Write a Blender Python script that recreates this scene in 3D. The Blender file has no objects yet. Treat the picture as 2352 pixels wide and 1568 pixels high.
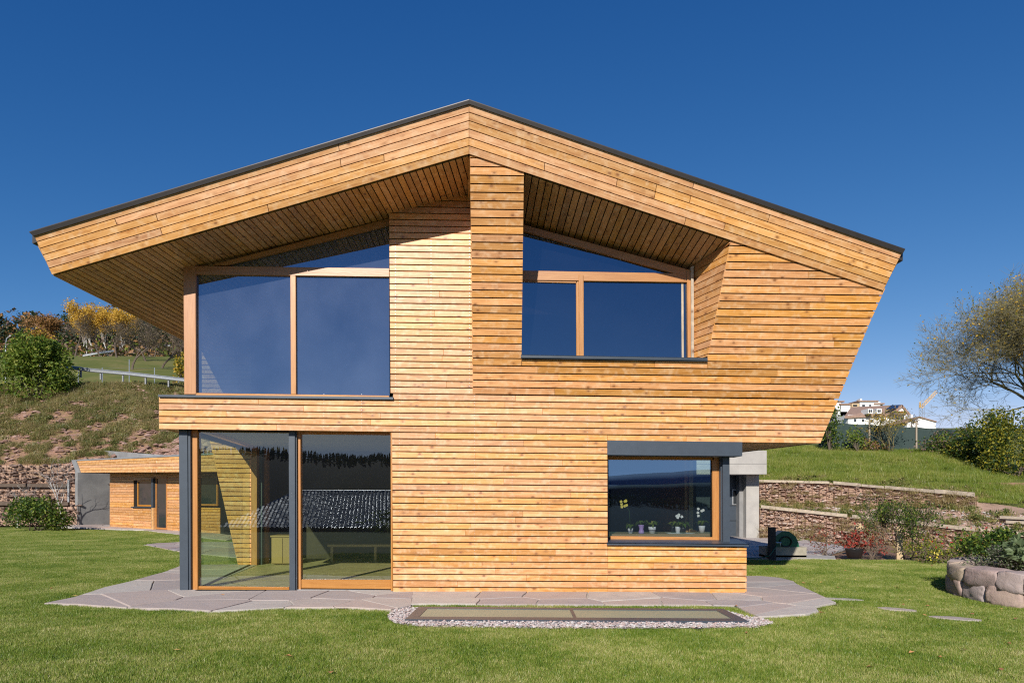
import bpy, math, random
from mathutils import Vector, Matrix, noise as mnoise
R = random.Random(7)
S = bpy.context.scene
COL = S.collection
# ------------------------------------------------------------------ camera, sky, sun, exposure
FPX, CX, HY = 1568.0, 1176.0, 1140.0          # focal length, centre and horizon on a 2352 px wide picture
CAMH = 1.6
cam_d = bpy.data.cameras.new('camera'); cam = bpy.data.objects.new('camera', cam_d); COL.objects.link(cam)
cam_d.sensor_width = 36.0; cam_d.lens = 24.0
cam_d.shift_y = (HY - 784.0) / 2352.0
cam_d.clip_start = 0.05; cam_d.clip_end = 20000
cam.location = (0, 0, CAMH); cam.rotation_euler = (math.pi / 2, 0, 0)
S.camera = cam

SUN_EL = math.radians(28.0)
SUN_AZ = math.atan2(-0.27, -1.0)              # horizontal direction towards the sun (x, y)
sun_h = Vector((-0.27, -1.0, 0)).normalized()
sun_vec = Vector((sun_h.x * math.cos(SUN_EL), sun_h.y * math.cos(SUN_EL), math.sin(SUN_EL)))
w = bpy.data.worlds.new('World'); S.world = w; w.use_nodes = True
nt = w.node_tree; nt.nodes.clear()
sky = nt.nodes.new('ShaderNodeTexSky'); sky.sky_type = 'NISHITA'; sky.sun_disc = False
sky.sun_elevation = SUN_EL
sky.sun_rotation = math.atan2(sun_h.x, sun_h.y)
sky.altitude = 3000; sky.air_density = 0.7; sky.dust_density = 0.0; sky.ozone_density = 8.0
# the clear autumn sky of the photograph: deeper blue overhead, paler at the horizon (one response curve per channel for the whole dome)
sepn = nt.nodes.new('ShaderNodeSeparateColor'); cmb = nt.nodes.new('ShaderNodeCombineColor')
nt.links.new(sky.outputs[0], sepn.inputs[0])
for ch_, g_, a_, mx_ in ((0, 1.9, 11.1, .62), (1, 1.09, 1.471, .74), (2, .70, .879, .95)):
    k_ = nt.nodes.new('ShaderNodeMath'); k_.operation = 'MULTIPLY'; k_.inputs[1].default_value = .125; nt.links.new(sepn.outputs[ch_], k_.inputs[0])
    p_ = nt.nodes.new('ShaderNodeMath'); p_.operation = 'POWER'; p_.inputs[1].default_value = g_; nt.links.new(k_.outputs[0], p_.inputs[0])
    q_ = nt.nodes.new('ShaderNodeMath'); q_.operation = 'MULTIPLY'; q_.inputs[1].default_value = a_; nt.links.new(p_.outputs[0], q_.inputs[0])
    z_ = nt.nodes.new('ShaderNodeMath'); z_.operation = 'SMOOTH_MIN'; z_.inputs[1].default_value = mx_; z_.inputs[2].default_value = .25; nt.links.new(q_.outputs[0], z_.inputs[0])
    y_ = nt.nodes.new('ShaderNodeMath'); y_.operation = 'MULTIPLY'; y_.inputs[1].default_value = 8.0; nt.links.new(z_.outputs[0], y_.inputs[0])
    nt.links.new(y_.outputs[0], cmb.inputs[ch_])
bg = nt.nodes.new('ShaderNodeBackground'); bg.inputs['Strength'].default_value = 0.105
out = nt.nodes.new('ShaderNodeOutputWorld')
nt.links.new(cmb.outputs[0], bg.inputs[0]); nt.links.new(bg.outputs[0], out.inputs[0])
sd = bpy.data.lights.new('sun', 'SUN'); sd.energy = 4.6; sd.angle = math.radians(0.53); sd.color = (1.0, 0.93, 0.83)
so = bpy.data.objects.new('sun', sd); COL.objects.link(so); so.location = (-6, -20, 15)
so.rotation_euler = (-sun_vec).to_track_quat('-Z', 'Y').to_euler()
S.view_settings.view_transform = 'Standard'; S.view_settings.look = 'None'
S.view_settings.exposure = 0.25; S.view_settings.gamma = 1.0; S.view_settings.use_curve_mapping = False
S.cycles.max_bounces = 8; S.cycles.transparent_max_bounces = 16; S.cycles.glossy_bounces = 4
S.cycles.use_denoising = False
S.cycles.pixel_filter_type = 'BLACKMAN_HARRIS'; S.cycles.filter_width = 1.15
S.cycles.sample_clamp_indirect = 6.0

# ------------------------------------------------------------------ picture -> place
def ray(x, y): return Vector(((x - CX) / FPX, 1.0, (HY - y) / FPX))
CAMP = Vector((0, 0, CAMH))
def P(x, y, D): return CAMP + ray(x, y) * D
def Gr(x, y, z=0.0):
    r = ray(x, y); return CAMP + r * ((z - CAMH) / r.z)
def hit(x, y, pl):
    r = ray(x, y); p0, n = pl
    return CAMP + r * ((p0 - CAMP).dot(n) / r.dot(n))

# ------------------------------------------------------------------ mesh helpers
class MB:
    def __init__(s): s.v = []; s.f = []; s.uv = []; s.mi = []; s.has_uv = False
    def face(s, pts, mi=0, uvs=None):
        b = len(s.v); s.v.extend([tuple(p) for p in pts]); s.f.append(tuple(range(b, b + len(pts)))); s.mi.append(mi)
        if uvs: s.has_uv = True
        s.uv.append(uvs)
    def box(s, c, sz, rz=0.0, mi=0, top=1.0):
        cx, cy, cz = c; hx, hy, hz = sz[0] / 2, sz[1] / 2, sz[2] / 2
        ca, sa = math.cos(rz), math.sin(rz); V = []
        for z in (-1, 1):
            k = top if z > 0 else 1.0
            for a, b in ((-1, -1), (1, -1), (1, 1), (-1, 1)):
                x, y = a * hx * k, b * hy * k
                V.append((cx + x * ca - y * sa, cy + x * sa + y * ca, cz + z * hz))
        b = len(s.v); s.v.extend(V)
        for q in ((3, 2, 1, 0), (4, 5, 6, 7), (0, 1, 5, 4), (1, 2, 6, 5), (2, 3, 7, 6), (3, 0, 4, 7)):
            s.f.append(tuple(b + i for i in q)); s.mi.append(mi); s.uv.append(None)
    def prism(s, front, vec, mi=0):
        n = len(front); A = [Vector(p) for p in front]; B = [p + vec for p in A]
        b = len(s.v); s.v.extend([tuple(p) for p in A + B])
        s.f.append(tuple(range(b, b + n))); s.f.append(tuple(b + n + i for i in reversed(range(n))))
        for i in range(n):
            j = (i + 1) % n; s.f.append((b + i, b + n + i, b + n + j, b + j))
        s.mi += [mi] * (n + 2); s.uv += [None] * (n + 2)
    def tube(s, p0, p1, r0, r1, n=5, mi=0, cap=False):
        p0 = Vector(p0); p1 = Vector(p1); d = (p1 - p0)
        if d.length < 1e-6: return
        d.normalize(); a = d.orthogonal().normalized(); c = d.cross(a)
        b = len(s.v)
        for p, r in ((p0, r0), (p1, r1)):
            for i in range(n):
                t = 2 * math.pi * i / n; s.v.append(tuple(p + (a * math.cos(t) + c * math.sin(t)) * r))
        for i in range(n):
            j = (i + 1) % n; s.f.append((b + i, b + j, b + n + j, b + n + i)); s.mi.append(mi); s.uv.append(None)
        if cap:
            s.f.append(tuple(b + n + i for i in range(n))); s.f.append(tuple(b + i for i in reversed(range(n)))); s.mi += [mi, mi]; s.uv += [None, None]
    def path(s, pts, rs, n=6, mi=0):
        for i in range(len(pts) - 1):
            r0 = rs[i] if isinstance(rs, list) else rs; r1 = rs[i + 1] if isinstance(rs, list) else rs
            s.tube(pts[i], pts[i + 1], r0, r1, n, mi, True)
    def lathe(s, c, prof, n=14, mi=0):
        c = Vector(c); b = len(s.v)
        for r, z in prof:
            for i in range(n):
                t = 2 * math.pi * i / n; s.v.append((c.x + r * math.cos(t), c.y + r * math.sin(t), c.z + z))
        for k in range(len(prof) - 1):
            for i in range(n):
                j = (i + 1) % n; s.f.append((b + k * n + i, b + k * n + j, b + (k + 1) * n + j, b + (k + 1) * n + i)); s.mi.append(mi); s.uv.append(None)
        s.f.append(tuple(b + i for i in reversed(range(n)))); s.f.append(tuple(b + (len(prof) - 1) * n + i for i in range(n))); s.mi += [mi, mi]; s.uv += [None, None]
    def leaf(s, c, sz, rnd, mi=0, up=0.0):
        d = Vector((rnd.gauss(0, 1), rnd.gauss(0, 1), rnd.gauss(0, 1) + up))
        if d.length < 1e-4: d = Vector((1, 0, 0))
        d.normalize(); a = d.orthogonal().normalized(); a.rotate(Matrix.Rotation(rnd.random() * 6.28, 3, d)); b_ = d.cross(a)
        c = Vector(c); l = sz * rnd.uniform(.7, 1.3); w_ = l * .62
        b = len(s.v); s.v += [tuple(c - a * l * .5), tuple(c + b_ * w_ * .5 + d * l * .08), tuple(c + a * l * .5), tuple(c - b_ * w_ * .5 + d * l * .08)]
        s.f.append((b, b + 1, b + 2, b + 3)); s.mi.append(mi); s.uv.append(None)
    def mesh(s, name, mats):
        me = bpy.data.meshes.new(name); me.from_pydata(s.v, [], s.f)
        for m in (mats if isinstance(mats, (list, tuple)) else [mats]): me.materials.append(m)
        if any(s.mi): me.polygons.foreach_set('material_index', s.mi)
        if s.has_uv:
            ul = me.uv_layers.new(name='UVMap'); li = 0
            for f, u in zip(s.f, s.uv):
                for k in range(len(f)):
                    if u: ul.data[li].uv = u[k]
                    li += 1
        me.update(); return me
    def build(s, name, mats, parent=None, smooth=False, **tags):
        me = s.mesh(name, mats)
        if smooth: me.polygons.foreach_set('use_smooth', [True] * len(me.polygons))
        return link(name, me, parent, **tags)
def link(name, data, parent=None, **tags):
    o = bpy.data.objects.new(name, data); COL.objects.link(o)
    if parent is not None:
        o.parent = parent
        if parent.type == 'EMPTY' and not parent.get('_local'): o.matrix_parent_inverse = Matrix.Translation(-parent.location)
    for k, v in tags.items(): o[k] = v
    return o
def thing(name, label, cat, loc=(0, 0, 0), group=None, local=False):
    o = bpy.data.objects.new(name, None); COL.objects.link(o); o.location = loc; o.empty_display_size = .2
    o['label'] = label; o['category'] = cat
    if group: o['group'] = group
    if local: o['_local'] = 1
    return o
def kids(o): return [c for c in COL.objects if c.parent == o]
def dup(root, loc, rz=0.0, sc=1.0, label=None):
    r = root.copy(); COL.objects.link(r); r.location = loc; r.rotation_euler = (0, 0, rz); r.scale = (sc, sc, sc)
    if label: r['label'] = label
    for c in list(root.children):
        k = c.copy(); COL.objects.link(k); k.parent = r
        for g in c.children:
            q = g.copy(); COL.objects.link(q); q.parent = k
    return r
def clip(poly, a, b, c):            # keep a*x+b*y+c >= 0
    outp = []
    for i in range(len(poly)):
        p, q = poly[i], poly[(i + 1) % len(poly)]
        dp, dq = a * p[0] + b * p[1] + c, a * q[0] + b * q[1] + c
        if dp >= 0: outp.append(p)
        if (dp > 0 > dq) or (dp < 0 < dq):
            t = dp / (dp - dq); outp.append((p[0] + (q[0] - p[0]) * t, p[1] + (q[1] - p[1]) * t))
    return outp
def area2(poly): return abs(sum(poly[i][0] * poly[(i + 1) % len(poly)][1] - poly[(i + 1) % len(poly)][0] * poly[i][1] for i in range(len(poly)))) / 2
def dedup(pts, e=1e-3):
    o = []
    for p in pts:
        if not o or (Vector(p) - Vector(o[-1])).length > e: o.append(p)
    while len(o) > 1 and (Vector(o[0]) - Vector(o[-1])).length <= e: o.pop()
    return o
# one board / slab piece: polygon front face, chamfered, thickness along -n; u runs along `ax`
def piece(name, mat, parent, pts, n, th, ax, ch=0.003, uoff=None, link_it=True, mb=None, jit=0.0):
    pts = dedup([Vector(p) for p in pts])
    if len(pts) < 3: return None
    n = Vector(n).normalized()
    if jit: sh = n * R.uniform(-jit, jit); pts = [p + sh for p in pts]
    area = Vector((0, 0, 0))
    for i in range(len(pts)): area += pts[i].cross(pts[(i + 1) % len(pts)])
    if area.dot(n) < 0: pts = pts[::-1]
    ax = Vector(ax).normalized(); ay = n.cross(ax).normalized()
    o0 = pts[0]; ru = R.uniform(0, 40) if uoff is None else uoff; rv = R.uniform(0, 20)
    def uv(p): d = p - o0; return (d.dot(ax) + ru, d.dot(ay) + rv + d.dot(n))
    N = len(pts); ins = []
    for i in range(N):
        e1 = (pts[i] - pts[i - 1]); e2 = (pts[(i + 1) % N] - pts[i])
        e1.normalize(); e2.normalize(); b1 = n.cross(e1); b2 = n.cross(e2); k = 1 + b1.dot(b2)
        ins.append(pts[i] + (b1 + b2) * (ch / max(k, .3)))
    m = mb or MB()
    mid = [p - n * ch for p in pts]; bk = [p - n * th for p in pts]
    m.face(ins, 0, [uv(p) for p in ins])
    for i in range(N):
        j = (i + 1) % N
        q = [ins[i], mid[i], mid[j], ins[j]]; m.face(q, 0, [uv(p) for p in q])
        q = [mid[i], bk[i], bk[j], mid[j]]; m.face(q, 0, [uv(p) for p in q])
    if link_it and mb is None: return m.build(name, mat, parent)
# ------------------------------------------------------------------ materials
def nmat(name):
    m = bpy.data.materials.new(name); m.use_nodes = True; t = m.node_tree; t.nodes.clear()
    o = t.nodes.new('ShaderNodeOutputMaterial'); b = t.nodes.new('ShaderNodeBsdfPrincipled'); t.links.new(b.outputs[0], o.inputs[0])
    return m, t, b, o
def N(t, typ, **kw):
    n = t.nodes.new(typ)
    for k, v in kw.items():
        if k in n.inputs: n.inputs[k].default_value = v
        else: setattr(n, k, v)
    return n
def mth(t, op, a, b=None, c=None, clampit=False):
    n = t.nodes.new('ShaderNodeMath'); n.operation = op; n.use_clamp = clampit
    for i, v in enumerate((a, b, c)):
        if v is None: continue
        if isinstance(v, (int, float)): n.inputs[i].default_value = v
        else: t.links.new(v, n.inputs[i])
    return n.outputs[0]
def mixc(t, f, a, b, mode='MIX'):
    n = t.nodes.new('ShaderNodeMix'); n.data_type = 'RGBA'; n.blend_type = mode
    for i, v in ((0, f), (6, a), (7, b)):
        if isinstance(v, (int, float)): n.inputs[i].default_value = v
        elif isinstance(v, tuple): n.inputs[i].default_value = (v + (1,))[:4]
        else: t.links.new(v, n.inputs[i])
    return n.outputs[2]
def ramp(t, f, stops):
    n = t.nodes.new('ShaderNodeValToRGB'); e = n.color_ramp.elements
    while len(e) < len(stops): e.new(.5)
    for i, (p, c) in enumerate(stops): e[i].position = p; e[i].color = (c + (1,))[:4] if isinstance(c, tuple) else (c, c, c, 1)
    t.links.new(f, n.inputs[0]); return n.outputs[0]
def tnoise(t, vec, scale, detail=4, rough=.55, dist=0.0):
    n = t.nodes.new('ShaderNodeTexNoise'); n.inputs['Scale'].default_value = scale; n.inputs['Detail'].default_value = detail
    n.inputs['Roughness'].default_value = rough; n.inputs['Distortion'].default_value = dist
    if vec is not None: t.links.new(vec, n.inputs['Vector'])
    return n.outputs['Fac']
def bump(t, b, h, strength=.3, dist=.01):
    n = t.nodes.new('ShaderNodeBump'); n.inputs['Strength'].default_value = strength; n.inputs['Distance'].default_value = dist
    t.links.new(h, n.inputs['Height']); t.links.new(n.outputs[0], b.inputs['Normal'])
def objco(t): return t.nodes.new('ShaderNodeTexCoord').outputs['Object']

def wood(name, light, mid, dark, knot=(.13, .05, .018), knots=True, rough=.5, var=.5, weather=0.0, gs=1.0, ksel=.22, spec=.7):
    m, t, b, o = nmat(name)
    uvn = t.nodes.new('ShaderNodeTexCoord'); oi = t.nodes.new('ShaderNodeObjectInfo')
    sp = t.nodes.new('ShaderNodeSeparateXYZ'); t.links.new(uvn.outputs['UV'], sp.inputs[0])
    rnd = oi.outputs['Random']; u, v = sp.outputs[0], sp.outputs[1]
    rz = mth(t, 'MULTIPLY', rnd, 91.0)
    def vec(a, c, d=None):
        cm = t.nodes.new('ShaderNodeCombineXYZ'); t.links.new(a, cm.inputs[0]); t.links.new(c, cm.inputs[1]); t.links.new(d or rz, cm.inputs[2]); return cm.outputs[0]
    # knots
    vk = t.nodes.new('ShaderNodeTexVoronoi'); vk.inputs['Scale'].default_value = 1.0; vk.inputs['Randomness'].default_value = 1.0
    t.links.new(vec(mth(t, 'MULTIPLY', u, 5.2), mth(t, 'MULTIPLY', v, 8.0)), vk.inputs['Vector'])
    dk = vk.outputs['Distance']
    near = mth(t, 'SUBTRACT', 1.0, mth(t, 'MULTIPLY', dk, 3.0), clampit=True)
    # grain
    v2 = mth(t, 'ADD', v, mth(t, 'MULTIPLY', near, 0.02))
    wob = tnoise(t, vec(mth(t, 'MULTIPLY', u, 1.7), mth(t, 'MULTIPLY', v, 6.0)), 1.0, 2)
    v3 = mth(t, 'ADD', v2, mth(t, 'MULTIPLY', wob, 0.09))
    wv = tnoise(t, vec(mth(t, 'MULTIPLY', u, 1.2), mth(t, 'MULTIPLY', v3, 95.0 * gs)), 1.0, 3, .6)
    broad = tnoise(t, vec(mth(t, 'MULTIPLY', u, 2.6), mth(t, 'MULTIPLY', v3, 24.0 * gs)), 1.0, 3, .6)
    glint = tnoise(t, vec(mth(t, 'MULTIPLY', u, 9.0), mth(t, 'MULTIPLY', v, 9.0)), 1.0, 2)
    g = mth(t, 'ADD', mth(t, 'MULTIPLY', wv, .5), mth(t, 'MULTIPLY', broad, .5))
    col = ramp(t, g, [(.32, light), (.52, mid), (.72, dark)])
    # per board tone
    hsv = t.nodes.new('ShaderNodeHueSaturation'); t.links.new(col, hsv.inputs['Color'])
    hsv.inputs['Hue'].default_value = .5
    r2 = mth(t, 'FRACT', mth(t, 'MULTIPLY', rnd, 17.31))
    r3 = mth(t, 'FRACT', mth(t, 'MULTIPLY', rnd, 57.77))
    t.links.new(mth(t, 'ADD', 1 - var * .42, mth(t, 'MULTIPLY', r2, var * .7)), hsv.inputs['Value'])
    t.links.new(mth(t, 'ADD', .95, mth(t, 'MULTIPLY', r3, .14)), hsv.inputs['Saturation'])
    t.links.new(mth(t, 'ADD', .493, mth(t, 'MULTIPLY', r3, .008)), hsv.inputs['Hue'])
    c2 = mixc(t, mth(t, 'MULTIPLY', mth(t, 'SUBTRACT', glint, .5), 1.1, clampit=True), hsv.outputs[0], (.95, .78, .55), 'MIX') if knots else hsv.outputs[0]  # pale flecks: glints of sheen painted into the board colour
    if knots:
        kf = ramp(t, dk, [(0.0, 1.0), (.10, .95), (.17, .35), (.34, 0.0)])
        sel = mth(t, 'GREATER_THAN', vk.outputs['Color'], ksel)
        c2 = mixc(t, mth(t, 'MULTIPLY', mth(t, 'MULTIPLY', kf, sel), .85), c2, knot)
    if weather > 0:
        ww = tnoise(t, objco(t), 1.3, 3); c2 = mixc(t, mth(t, 'MULTIPLY', ww, weather), c2, (.30, .28, .25))
    t.links.new(c2, b.inputs['Base Color'])
    b.inputs['Roughness'].default_value = rough
    b.inputs['Specular IOR Level'].default_value = spec
    bump(t, b, g, .5, .004)
    return m
M = {}
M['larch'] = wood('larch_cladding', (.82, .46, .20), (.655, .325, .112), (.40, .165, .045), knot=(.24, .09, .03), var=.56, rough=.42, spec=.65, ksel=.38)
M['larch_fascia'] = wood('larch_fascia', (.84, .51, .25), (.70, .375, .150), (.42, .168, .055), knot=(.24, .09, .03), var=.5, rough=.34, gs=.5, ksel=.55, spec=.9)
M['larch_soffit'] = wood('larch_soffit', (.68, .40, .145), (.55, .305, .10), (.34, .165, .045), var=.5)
M['frame_wood'] = wood('frame_wood', (.52, .255, .075), (.45, .20, .05), (.34, .135, .03), knots=False, var=.2, rough=.4)
M['floor_wood'] = wood('floor_wood', (.50, .42, .26), (.44, .36, .21), (.35, .27, .15), var=.4)
M['old_timber'] = wood('old_timber', (.46, .39, .31), (.38, .32, .25), (.27, .22, .17), var=.6, rough=.8)
M['cabinet_wood'] = wood('cabinet_wood', (.36, .24, .11), (.31, .2, .085), (.24, .14, .055), knots=False, var=.1)

def simple(name, col, rough=.6, metal=0.0, nsc=0.0, namt=.2, col2=None, bmp=0.0, spec=.5, detail=5):
    m, t, b, o = nmat(name); b.inputs['Roughness'].default_value = rough; b.inputs['Metallic'].default_value = metal
    b.inputs['Specular IOR Level'].default_value = spec
    if nsc:
        f = tnoise(t, objco(t), nsc, detail, .6); c2 = col2 or tuple(c * (1 - namt) for c in col)
        t.links.new(ramp(t, f, [(.3, col), (.7, c2)]), b.inputs['Base Color'])
        if bmp: bump(t, b, f, bmp, .02)
    else: b.inputs['Base Color'].default_value = col + (1,)
    return m
M['metal_grey'] = simple('anthracite_metal', (.062, .08, .105), .42, .25, 6, .15, spec=.5)
M['metal_dark'] = simple('dark_flashing', (.05, .045, .045), .45, .3, 8, .2)
M['membrane'] = simple('black_membrane', (.010, .007, .005), .9)
M['concrete'] = simple('board_concrete', (.46, .44, .41), .85, 0, 2.2, .3, (.36, .345, .325), .12)
M['concrete_dark'] = simple('grey_concrete', (.30, .30, .30), .85, 0, 1.4, .3, (.19, .19, .195), .15)
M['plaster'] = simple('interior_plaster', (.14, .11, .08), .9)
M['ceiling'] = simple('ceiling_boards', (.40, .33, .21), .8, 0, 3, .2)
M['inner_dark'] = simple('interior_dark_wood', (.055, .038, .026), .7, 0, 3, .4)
M['zinc'] = simple('galvanised_steel', (.50, .52, .54), .4, .55, 5, .15)
M['white_wall'] = simple('white_render', (.86, .86, .85), .9, 0, .6, .1)
M['roof_tile'] = simple('brown_roof', (.38, .25, .19), .85, 0, 3, .35)
M['dark_tile'] = simple('dark_glazed_tile', (.16, .18, .22), .28, .5, 14, .5, spec=.9)
M['rubber'] = simple('black_plastic', (.012, .012, .012), .5)
M['rust'] = simple('rusty_steel', (.17, .075, .04), .85, 0, 20, .4)
M['bark'] = simple('bark', (.17, .13, .10), .95, 0, 9, .45, bmp=.5)
M['bark_lichen'] = simple('lichen_bark', (.12, .105, .085), .95, 0, 5, .4, (.23, .20, .06), .4)
M['bark_white'] = simple('white_bark', (.62, .60, .56), .8, 0, 10, .35)
M['stake'] = simple('stake_wood', (.62, .46, .28), .8, 0, 6, .2)
M['green_plastic'] = simple('green_plastic', (.008, .11, .055), .35)
M['petal_white'] = simple('white_petal', (.8, .8, .76), .6)
M['petal_yellow'] = simple('yellow_petal', (.75, .62, .10), .6)
M['petal_orange'] = simple('orange_petal', (.85, .25, .02), .6)
M['petal_red'] = simple('red_petal', (.45, .02, .03), .6)
M['pot_white'] = simple('white_glazed_pot', (.75, .76, .78), .25)
M['pot_blue'] = simple('blue_band', (.05, .07, .25), .3)
M['pot_lilac'] = simple('lilac_pot', (.42, .28, .62), .35)
M['pot_black'] = simple('black_pot', (.02, .02, .022), .4)
M['cloth'] = simple('white_cloth', (.7, .7, .66), .9)
M['chair_green'] = simple('green_upholstery', (.012, .045, .035), .85, 0, 60, .2)
M['solar'] = simple('solar_panel', (.02, .04, .10), .15)
M['crane'] = simple('crane_paint', (.75, .45, .10), .5)
M['mesh_green'] = simple('green_shade_net', (.035, .062, .060), .8, 0, 30, .3, (.022, .042, .04), .2)
M['screw'] = simple('steel_screw', (.6, .58, .55), .35, .6)

def glassm(name, refl, tint, dirt_haze=.03, gtint=(.62, .80, 1.0)):
    m = bpy.data.materials.new(name); m.use_nodes = True; t = m.node_tree; t.nodes.clear()
    o = t.nodes.new('ShaderNodeOutputMaterial')
    tr = t.nodes.new('ShaderNodeBsdfTransparent'); tr.inputs[0].default_value = tint + (1,)
    gl = t.nodes.new('ShaderNodeBsdfGlossy'); gl.inputs['Roughness'].default_value = 0.0; gl.inputs[0].default_value = gtint + (1,)
    ge = t.nodes.new('ShaderNodeNewGeometry'); dt = t.nodes.new('ShaderNodeVectorMath'); dt.operation = 'DOT_PRODUCT'
    t.links.new(ge.outputs['Normal'], dt.inputs[0]); t.links.new(ge.outputs['Incoming'], dt.inputs[1])
    sch = mth(t, 'POWER', mth(t, 'SUBTRACT', 1.0, mth(t, 'ABSOLUTE', dt.outputs['Value']), clampit=True), 5.0)
    f = mth(t, 'ADD', mth(t, 'MULTIPLY', sch, .9 - refl), refl + .03, clampit=True)
    mx = t.nodes.new('ShaderNodeMixShader'); t.links.new(f, mx.inputs[0]); t.links.new(tr.outputs[0], mx.inputs[1]); t.links.new(gl.outputs[0], mx.inputs[2])
    df = t.nodes.new('ShaderNodeBsdfDiffuse'); df.inputs[0].default_value = (.50, .62, .92, 1)  # dust film tinted blue: bluish sky haze is painted into its colour
    co = objco(t)
    sp_ = ramp(t, tnoise(t, co, 26, 2, .8), [(.70, 0.0), (.78, 1.0)])
    vr = tnoise(t, co, 1.1, 3)
    d = mth(t, 'ADD', mth(t, 'MULTIPLY', sp_, dirt_haze * 3.0), mth(t, 'MULTIPLY', vr, dirt_haze * 2.0), clampit=True)
    m2 = t.nodes.new('ShaderNodeMixShader'); t.links.new(d, m2.inputs[0]); t.links.new(mx.outputs[0], m2.inputs[1]); t.links.new(df.outputs[0], m2.inputs[2])
    t.links.new(m2.outputs[0], o.inputs[0]); return m
M['glass_up'] = glassm('upper_glass', .26, (.28, .34, .40), .055, (.48, .68, 1.0))
M['glass_up_r'] = glassm('upper_right_glass', .22, (.20, .24, .30), .006, (.42, .66, 1.0))
M['glass_low'] = glassm('lower_glass', .10, (.80, .88, .70), .004, (.80, .90, 1.0))
M['glass_side'] = glassm('side_glass', .04, (.80, .96, .70), .003)
M['glass_win'] = glassm('window_glass', .30, (.78, .84, .86), .004, (.42, .68, 1.0))

def groundmat(name, cols, s1=.35, s2=6.0, bmp=.4, rough=1.0, fine=40.0):
    m, t, b, o = nmat(name); co = objco(t)
    a = tnoise(t, co, s1, 5, .6); c = tnoise(t, co, s2, 5, .65); d = tnoise(t, co, fine, 3, .6)
    f = mth(t, 'ADD', mth(t, 'ADD', mth(t, 'MULTIPLY', a, .5), mth(t, 'MULTIPLY', c, .3)), mth(t, 'MULTIPLY', d, .2))
    n = len(cols); t.links.new(ramp(t, f, [(.36 + .28 * i / (n - 1), cols[i]) for i in range(n)]), b.inputs['Base Color'])
    b.inputs['Roughness'].default_value = rough; b.inputs['Specular IOR Level'].default_value = .15
    bump(t, b, c, bmp, .06); return m
M['turf'] = groundmat('turf', [(.06, .09, .018), (.10, .13, .026), (.17, .17, .05)], .3, 3)
M['soil'] = groundmat('red_soil', [(.16, .16, .06), (.22, .15, .08), (.31, .18, .125), (.40, .25, .19)], 1.1, 4.2, .9, fine=12)
M['meadow'] = groundmat('meadow', [(.08, .105, .022), (.13, .145, .04), (.21, .175, .07)], .25, 2.5)
M['forest_floor'] = groundmat('forest_ground', [(.018, .028, .012), (.03, .038, .016), (.05, .045, .022)], .03, .4)
M['earth'] = groundmat('reddish_earth', [(.50, .34, .27), (.40, .27, .20), (.30, .22, .14)], .6, 4, .8)
M['north_forest'] = groundmat('painted_shade_forest', [(.007, .011, .006), (.010, .013, .007)], .03, .4)  # forest ground darkened: the backlit hill's shade is put into the colour
M['asphalt'] = groundmat('asphalt', [(.07, .07, .07), (.05, .05, .05)], .5, 5)
M['pebble_bed'] = groundmat('gravel_bed', [(.30, .27, .25), (.42, .38, .36)], 3, 30)
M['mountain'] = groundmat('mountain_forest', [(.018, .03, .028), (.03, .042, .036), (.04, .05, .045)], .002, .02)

def stone(name, cols, sc=1.0, rough=.85):
    m, t, b, o = nmat(name); co = objco(t); oi = t.nodes.new('ShaderNodeObjectInfo')
    a = tnoise(t, co, 2.5 * sc, 5, .65, .4); c = tnoise(t, co, 45 * sc, 4, .7); big = oi.outputs['Random']
    n = len(cols); base = ramp(t, mth(t, 'ADD', mth(t, 'MULTIPLY', big, .75), mth(t, 'MULTIPLY', a, .25)), [(i / (n - 1), cols[i]) for i in range(n)])
    c1 = mixc(t, mth(t, 'MULTIPLY', a, .35), base, (.16, .14, .12)); c2 = mixc(t, mth(t, 'MULTIPLY', c, .25), c1, (.55, .52, .5))
    t.links.new(c2, b.inputs['Base Color']); b.inputs['Roughness'].default_value = rough; b.inputs['Specular IOR Level'].default_value = .35
    bump(t, b, mth(t, 'ADD', a, mth(t, 'MULTIPLY', c, .3)), .6, .03); return m
M['porphyry'] = stone('porphyry_slab', [(.50, .45, .41), (.42, .31, .28), (.60, .55, .50), (.40, .35, .35), (.55, .44, .39), (.46, .42, .41)])
M['boulder'] = stone('pink_boulder', [(.44, .29, .255), (.52, .41, .28), (.42, .28, .25), (.38, .31, .30), (.47, .33, .29)], 3.0, .95)
M['rubble'] = stone('rubble_stone', [(.36, .20, .15), (.44, .28, .22), (.28, .16, .12), (.42, .34, .30)], 2, .95)
M['pebble'] = stone('pebble', [(.50, .46, .45), (.38, .32, .31), (.62, .59, .57), (.44, .34, .32)], 6, .8)

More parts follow.
